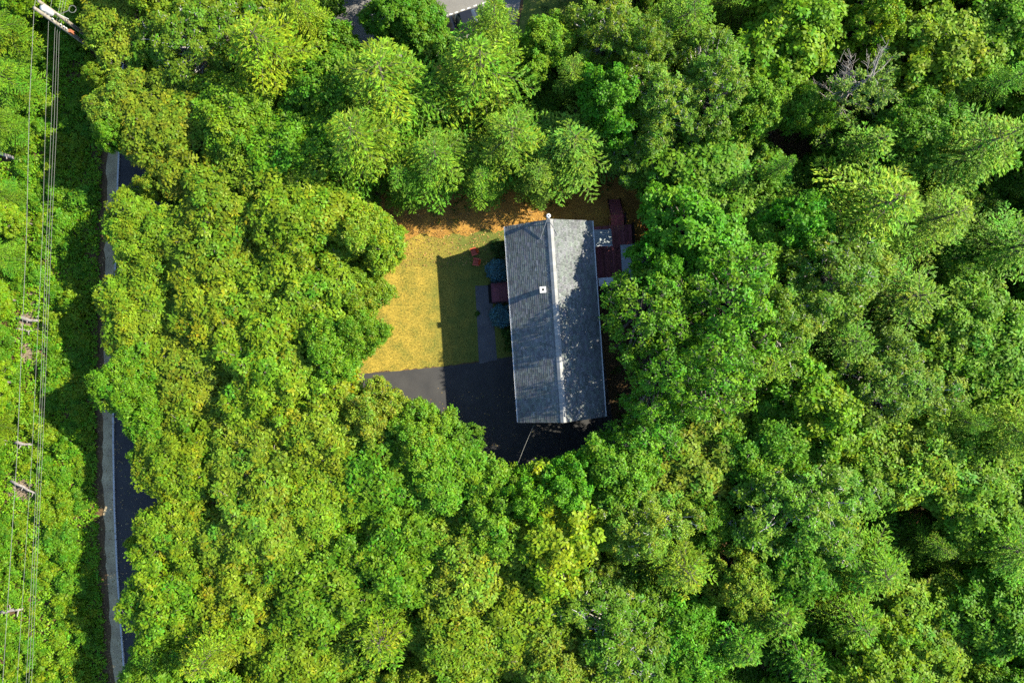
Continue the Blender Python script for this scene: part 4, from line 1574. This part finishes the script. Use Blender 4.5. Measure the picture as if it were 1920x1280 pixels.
# forest-floor ferns and seedlings at the edges of the clearing
n = 5200
pts = []
rq = random.Random(3)
while len(pts) < n:
    x, y = rq.uniform(640, 1950), rq.uniform(-20, 1300)
    if poly_sd((x, y), CLEAR[0]) < 6 and not (1140 < x < 1200 and 640 < y < 740):
        continue
    p = P(x, y)
    if (x < 800 and 395 < y < 720) or (y < 140 and 460 < x < 1010):
        continue
    if abs(p.x - 3.7) < 5.6 and -11.5 < p.y < 11.0:
        continue
    pts.append((p.x, p.y, rq.uniform(.08, .5)))
cen = np.array(pts)
nor = unit(rs.normal(0, .4, (n, 3)) + np.array([0, 0, 1]))
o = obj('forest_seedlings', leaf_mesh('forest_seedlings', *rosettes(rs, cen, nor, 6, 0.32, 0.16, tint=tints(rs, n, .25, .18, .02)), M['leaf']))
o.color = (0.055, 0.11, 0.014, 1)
tag(o, 'ferns and seedlings on the forest floor', 'plants', kind='stuff')

# grass blades on the lawn
def in_poly(x, y, poly):
    return poly_sd((x, y), poly) < 0


LAWN = [(640, 440), (740, 405), (770, 440), (850, 432), (948, 432), (955, 540), (962, 664), (900, 678), (832, 685), (760, 692), (662, 700), (600, 700), (600, 600)]
PATHP = [(887, 532), (958, 530), (958, 568), (928, 569), (935, 668), (895, 675)]
pts = []
rq = random.Random(9)
while len(pts) < 26000:
    x, y = rq.uniform(600, 962), rq.uniform(405, 702)
    if not in_poly(x, y, LAWN) or in_poly(x, y, PATHP):
        continue
    p = P(x, y)
    pts.append((p.x, p.y, x))
pts = np.array(pts)
n = len(pts)
hgt = rs.uniform(.03, .075, n)
cen = np.stack([pts[:, 0], pts[:, 1], 0.012 + hgt * .5], 1)
u = unit(np.stack([rs.normal(0, .7, n), rs.normal(0, .7, n), np.ones(n)], 1)) * hgt[:, None] * .8
v = unit(np.stack([rs.normal(0, 1, n), rs.normal(0, 1, n), np.zeros(n)], 1)) * 0.014
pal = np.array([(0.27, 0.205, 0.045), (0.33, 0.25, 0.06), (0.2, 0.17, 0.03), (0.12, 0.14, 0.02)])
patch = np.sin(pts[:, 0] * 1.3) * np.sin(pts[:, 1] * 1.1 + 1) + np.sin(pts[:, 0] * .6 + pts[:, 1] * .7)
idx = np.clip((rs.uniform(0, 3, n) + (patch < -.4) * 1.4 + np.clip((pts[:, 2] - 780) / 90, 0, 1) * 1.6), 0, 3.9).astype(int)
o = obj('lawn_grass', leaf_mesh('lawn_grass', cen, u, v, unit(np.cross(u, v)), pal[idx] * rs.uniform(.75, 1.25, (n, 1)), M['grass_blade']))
o.color = (1, 1, 1, 1)
tag(o, 'short dry golden grass of the front lawn', 'grass', kind='stuff')

# fallen logs and a heap of cut brush on the roadside strip
def log(px0, py0, px1, py1, r, lab, z=0.18):
    a, b = P(px0, py0, z), P(px1, py1, z + 0.1)
    rs_ = random.Random(int(px0 * 7 + py0))
    o_ = empty('fallen_log', ((a.x + b.x) / 2, (a.y + b.y) / 2, 0))
    tag(o_, lab, 'log', 'fallen logs on the roadside strip')
    mb = MB()
    off = Vector(o_.location)
    pts = [a.lerp(b, i / 5) - off + Vector((rs_.uniform(-.05, .05), rs_.uniform(-.08, .08), rs_.uniform(-.02, .04))) for i in range(6)]
    mb.tube(pts, [r * (1 - 0.1 * i) * rs_.uniform(.9, 1.1) for i in range(6)], 9)
    st = mb.build('log_stem', M['bark_dead'], o_, True)
    for i in (2, 4):
        mb = MB()
        e = pts[i] + Vector((rs_.uniform(-.3, .3), rs_.choice((-1, 1)) * rs_.uniform(.3, .6), .15))
        mb.tube([pts[i], e], [r * .4, r * .15], 6)
        mb.build('broken_branch', M['bark_dead'], o_)


log(-6, 286, 44, 303, .2, 'grey fallen log beyond the wires near the transformer pole', 0.5)
log(34, 596, 76, 602, .2, 'pale fallen log lying bare under the power wires')
log(30, 617, 60, 620, .13, 'thin broken log beside the pale bare log')
log(22, 902, 74, 928, .14, 'grey branchy log on the heap of cut brush', 0.55)
log(-4, 822, 14, 826, .14, 'short log end poking out of the bushes beyond the wires')
log(30, 828, 60, 834, .2, 'stubby pale log on bare soil under the wires')
log(4, 1146, 44, 1140, .2, 'pale fallen log among yellow-green bushes under the wires')
mb = MB()
rs_ = random.Random(4)
cp = P(44, 912)
for i in range(150):
    a = Vector((rs_.gauss(0, .9), rs_.gauss(0, .8), 0))
    z = max(0.05, 0.55 - a.length * .3)
    d = Vector((rs_.uniform(-1, 1), rs_.uniform(-1, 1), rs_.uniform(-.25, .35))).normalized() * rs_.uniform(.3, .9)
    p = a + Vector((0, 0, rs_.uniform(.03, z)))
    mb.tube([p - d * .5, p + Vector((0, 0, .03)), p + d * .5], [.018, .022, .008], 4, False)
o = mb.build('brush_heap', M['brush'])
o.location = cp
tag(o, 'pale heap of cut brush on the strip under the power wires', 'brush heap', kind='stuff')
sheet('bare_soil', [P(44, 912) + Vector((math.cos(a) * 1.7, math.sin(a) * 1.6, 0)) for a in np.linspace(0, 6.28, 14)[:-1]], 0.006, M['brush'], jitter=.12, seed=2)
sheet('bare_soil', G((38, 560), (62, 545), (80, 590), (74, 640), (70, 690), (50, 700), (34, 640)), 0.008, M['brush'], jitter=.1, seed=3)
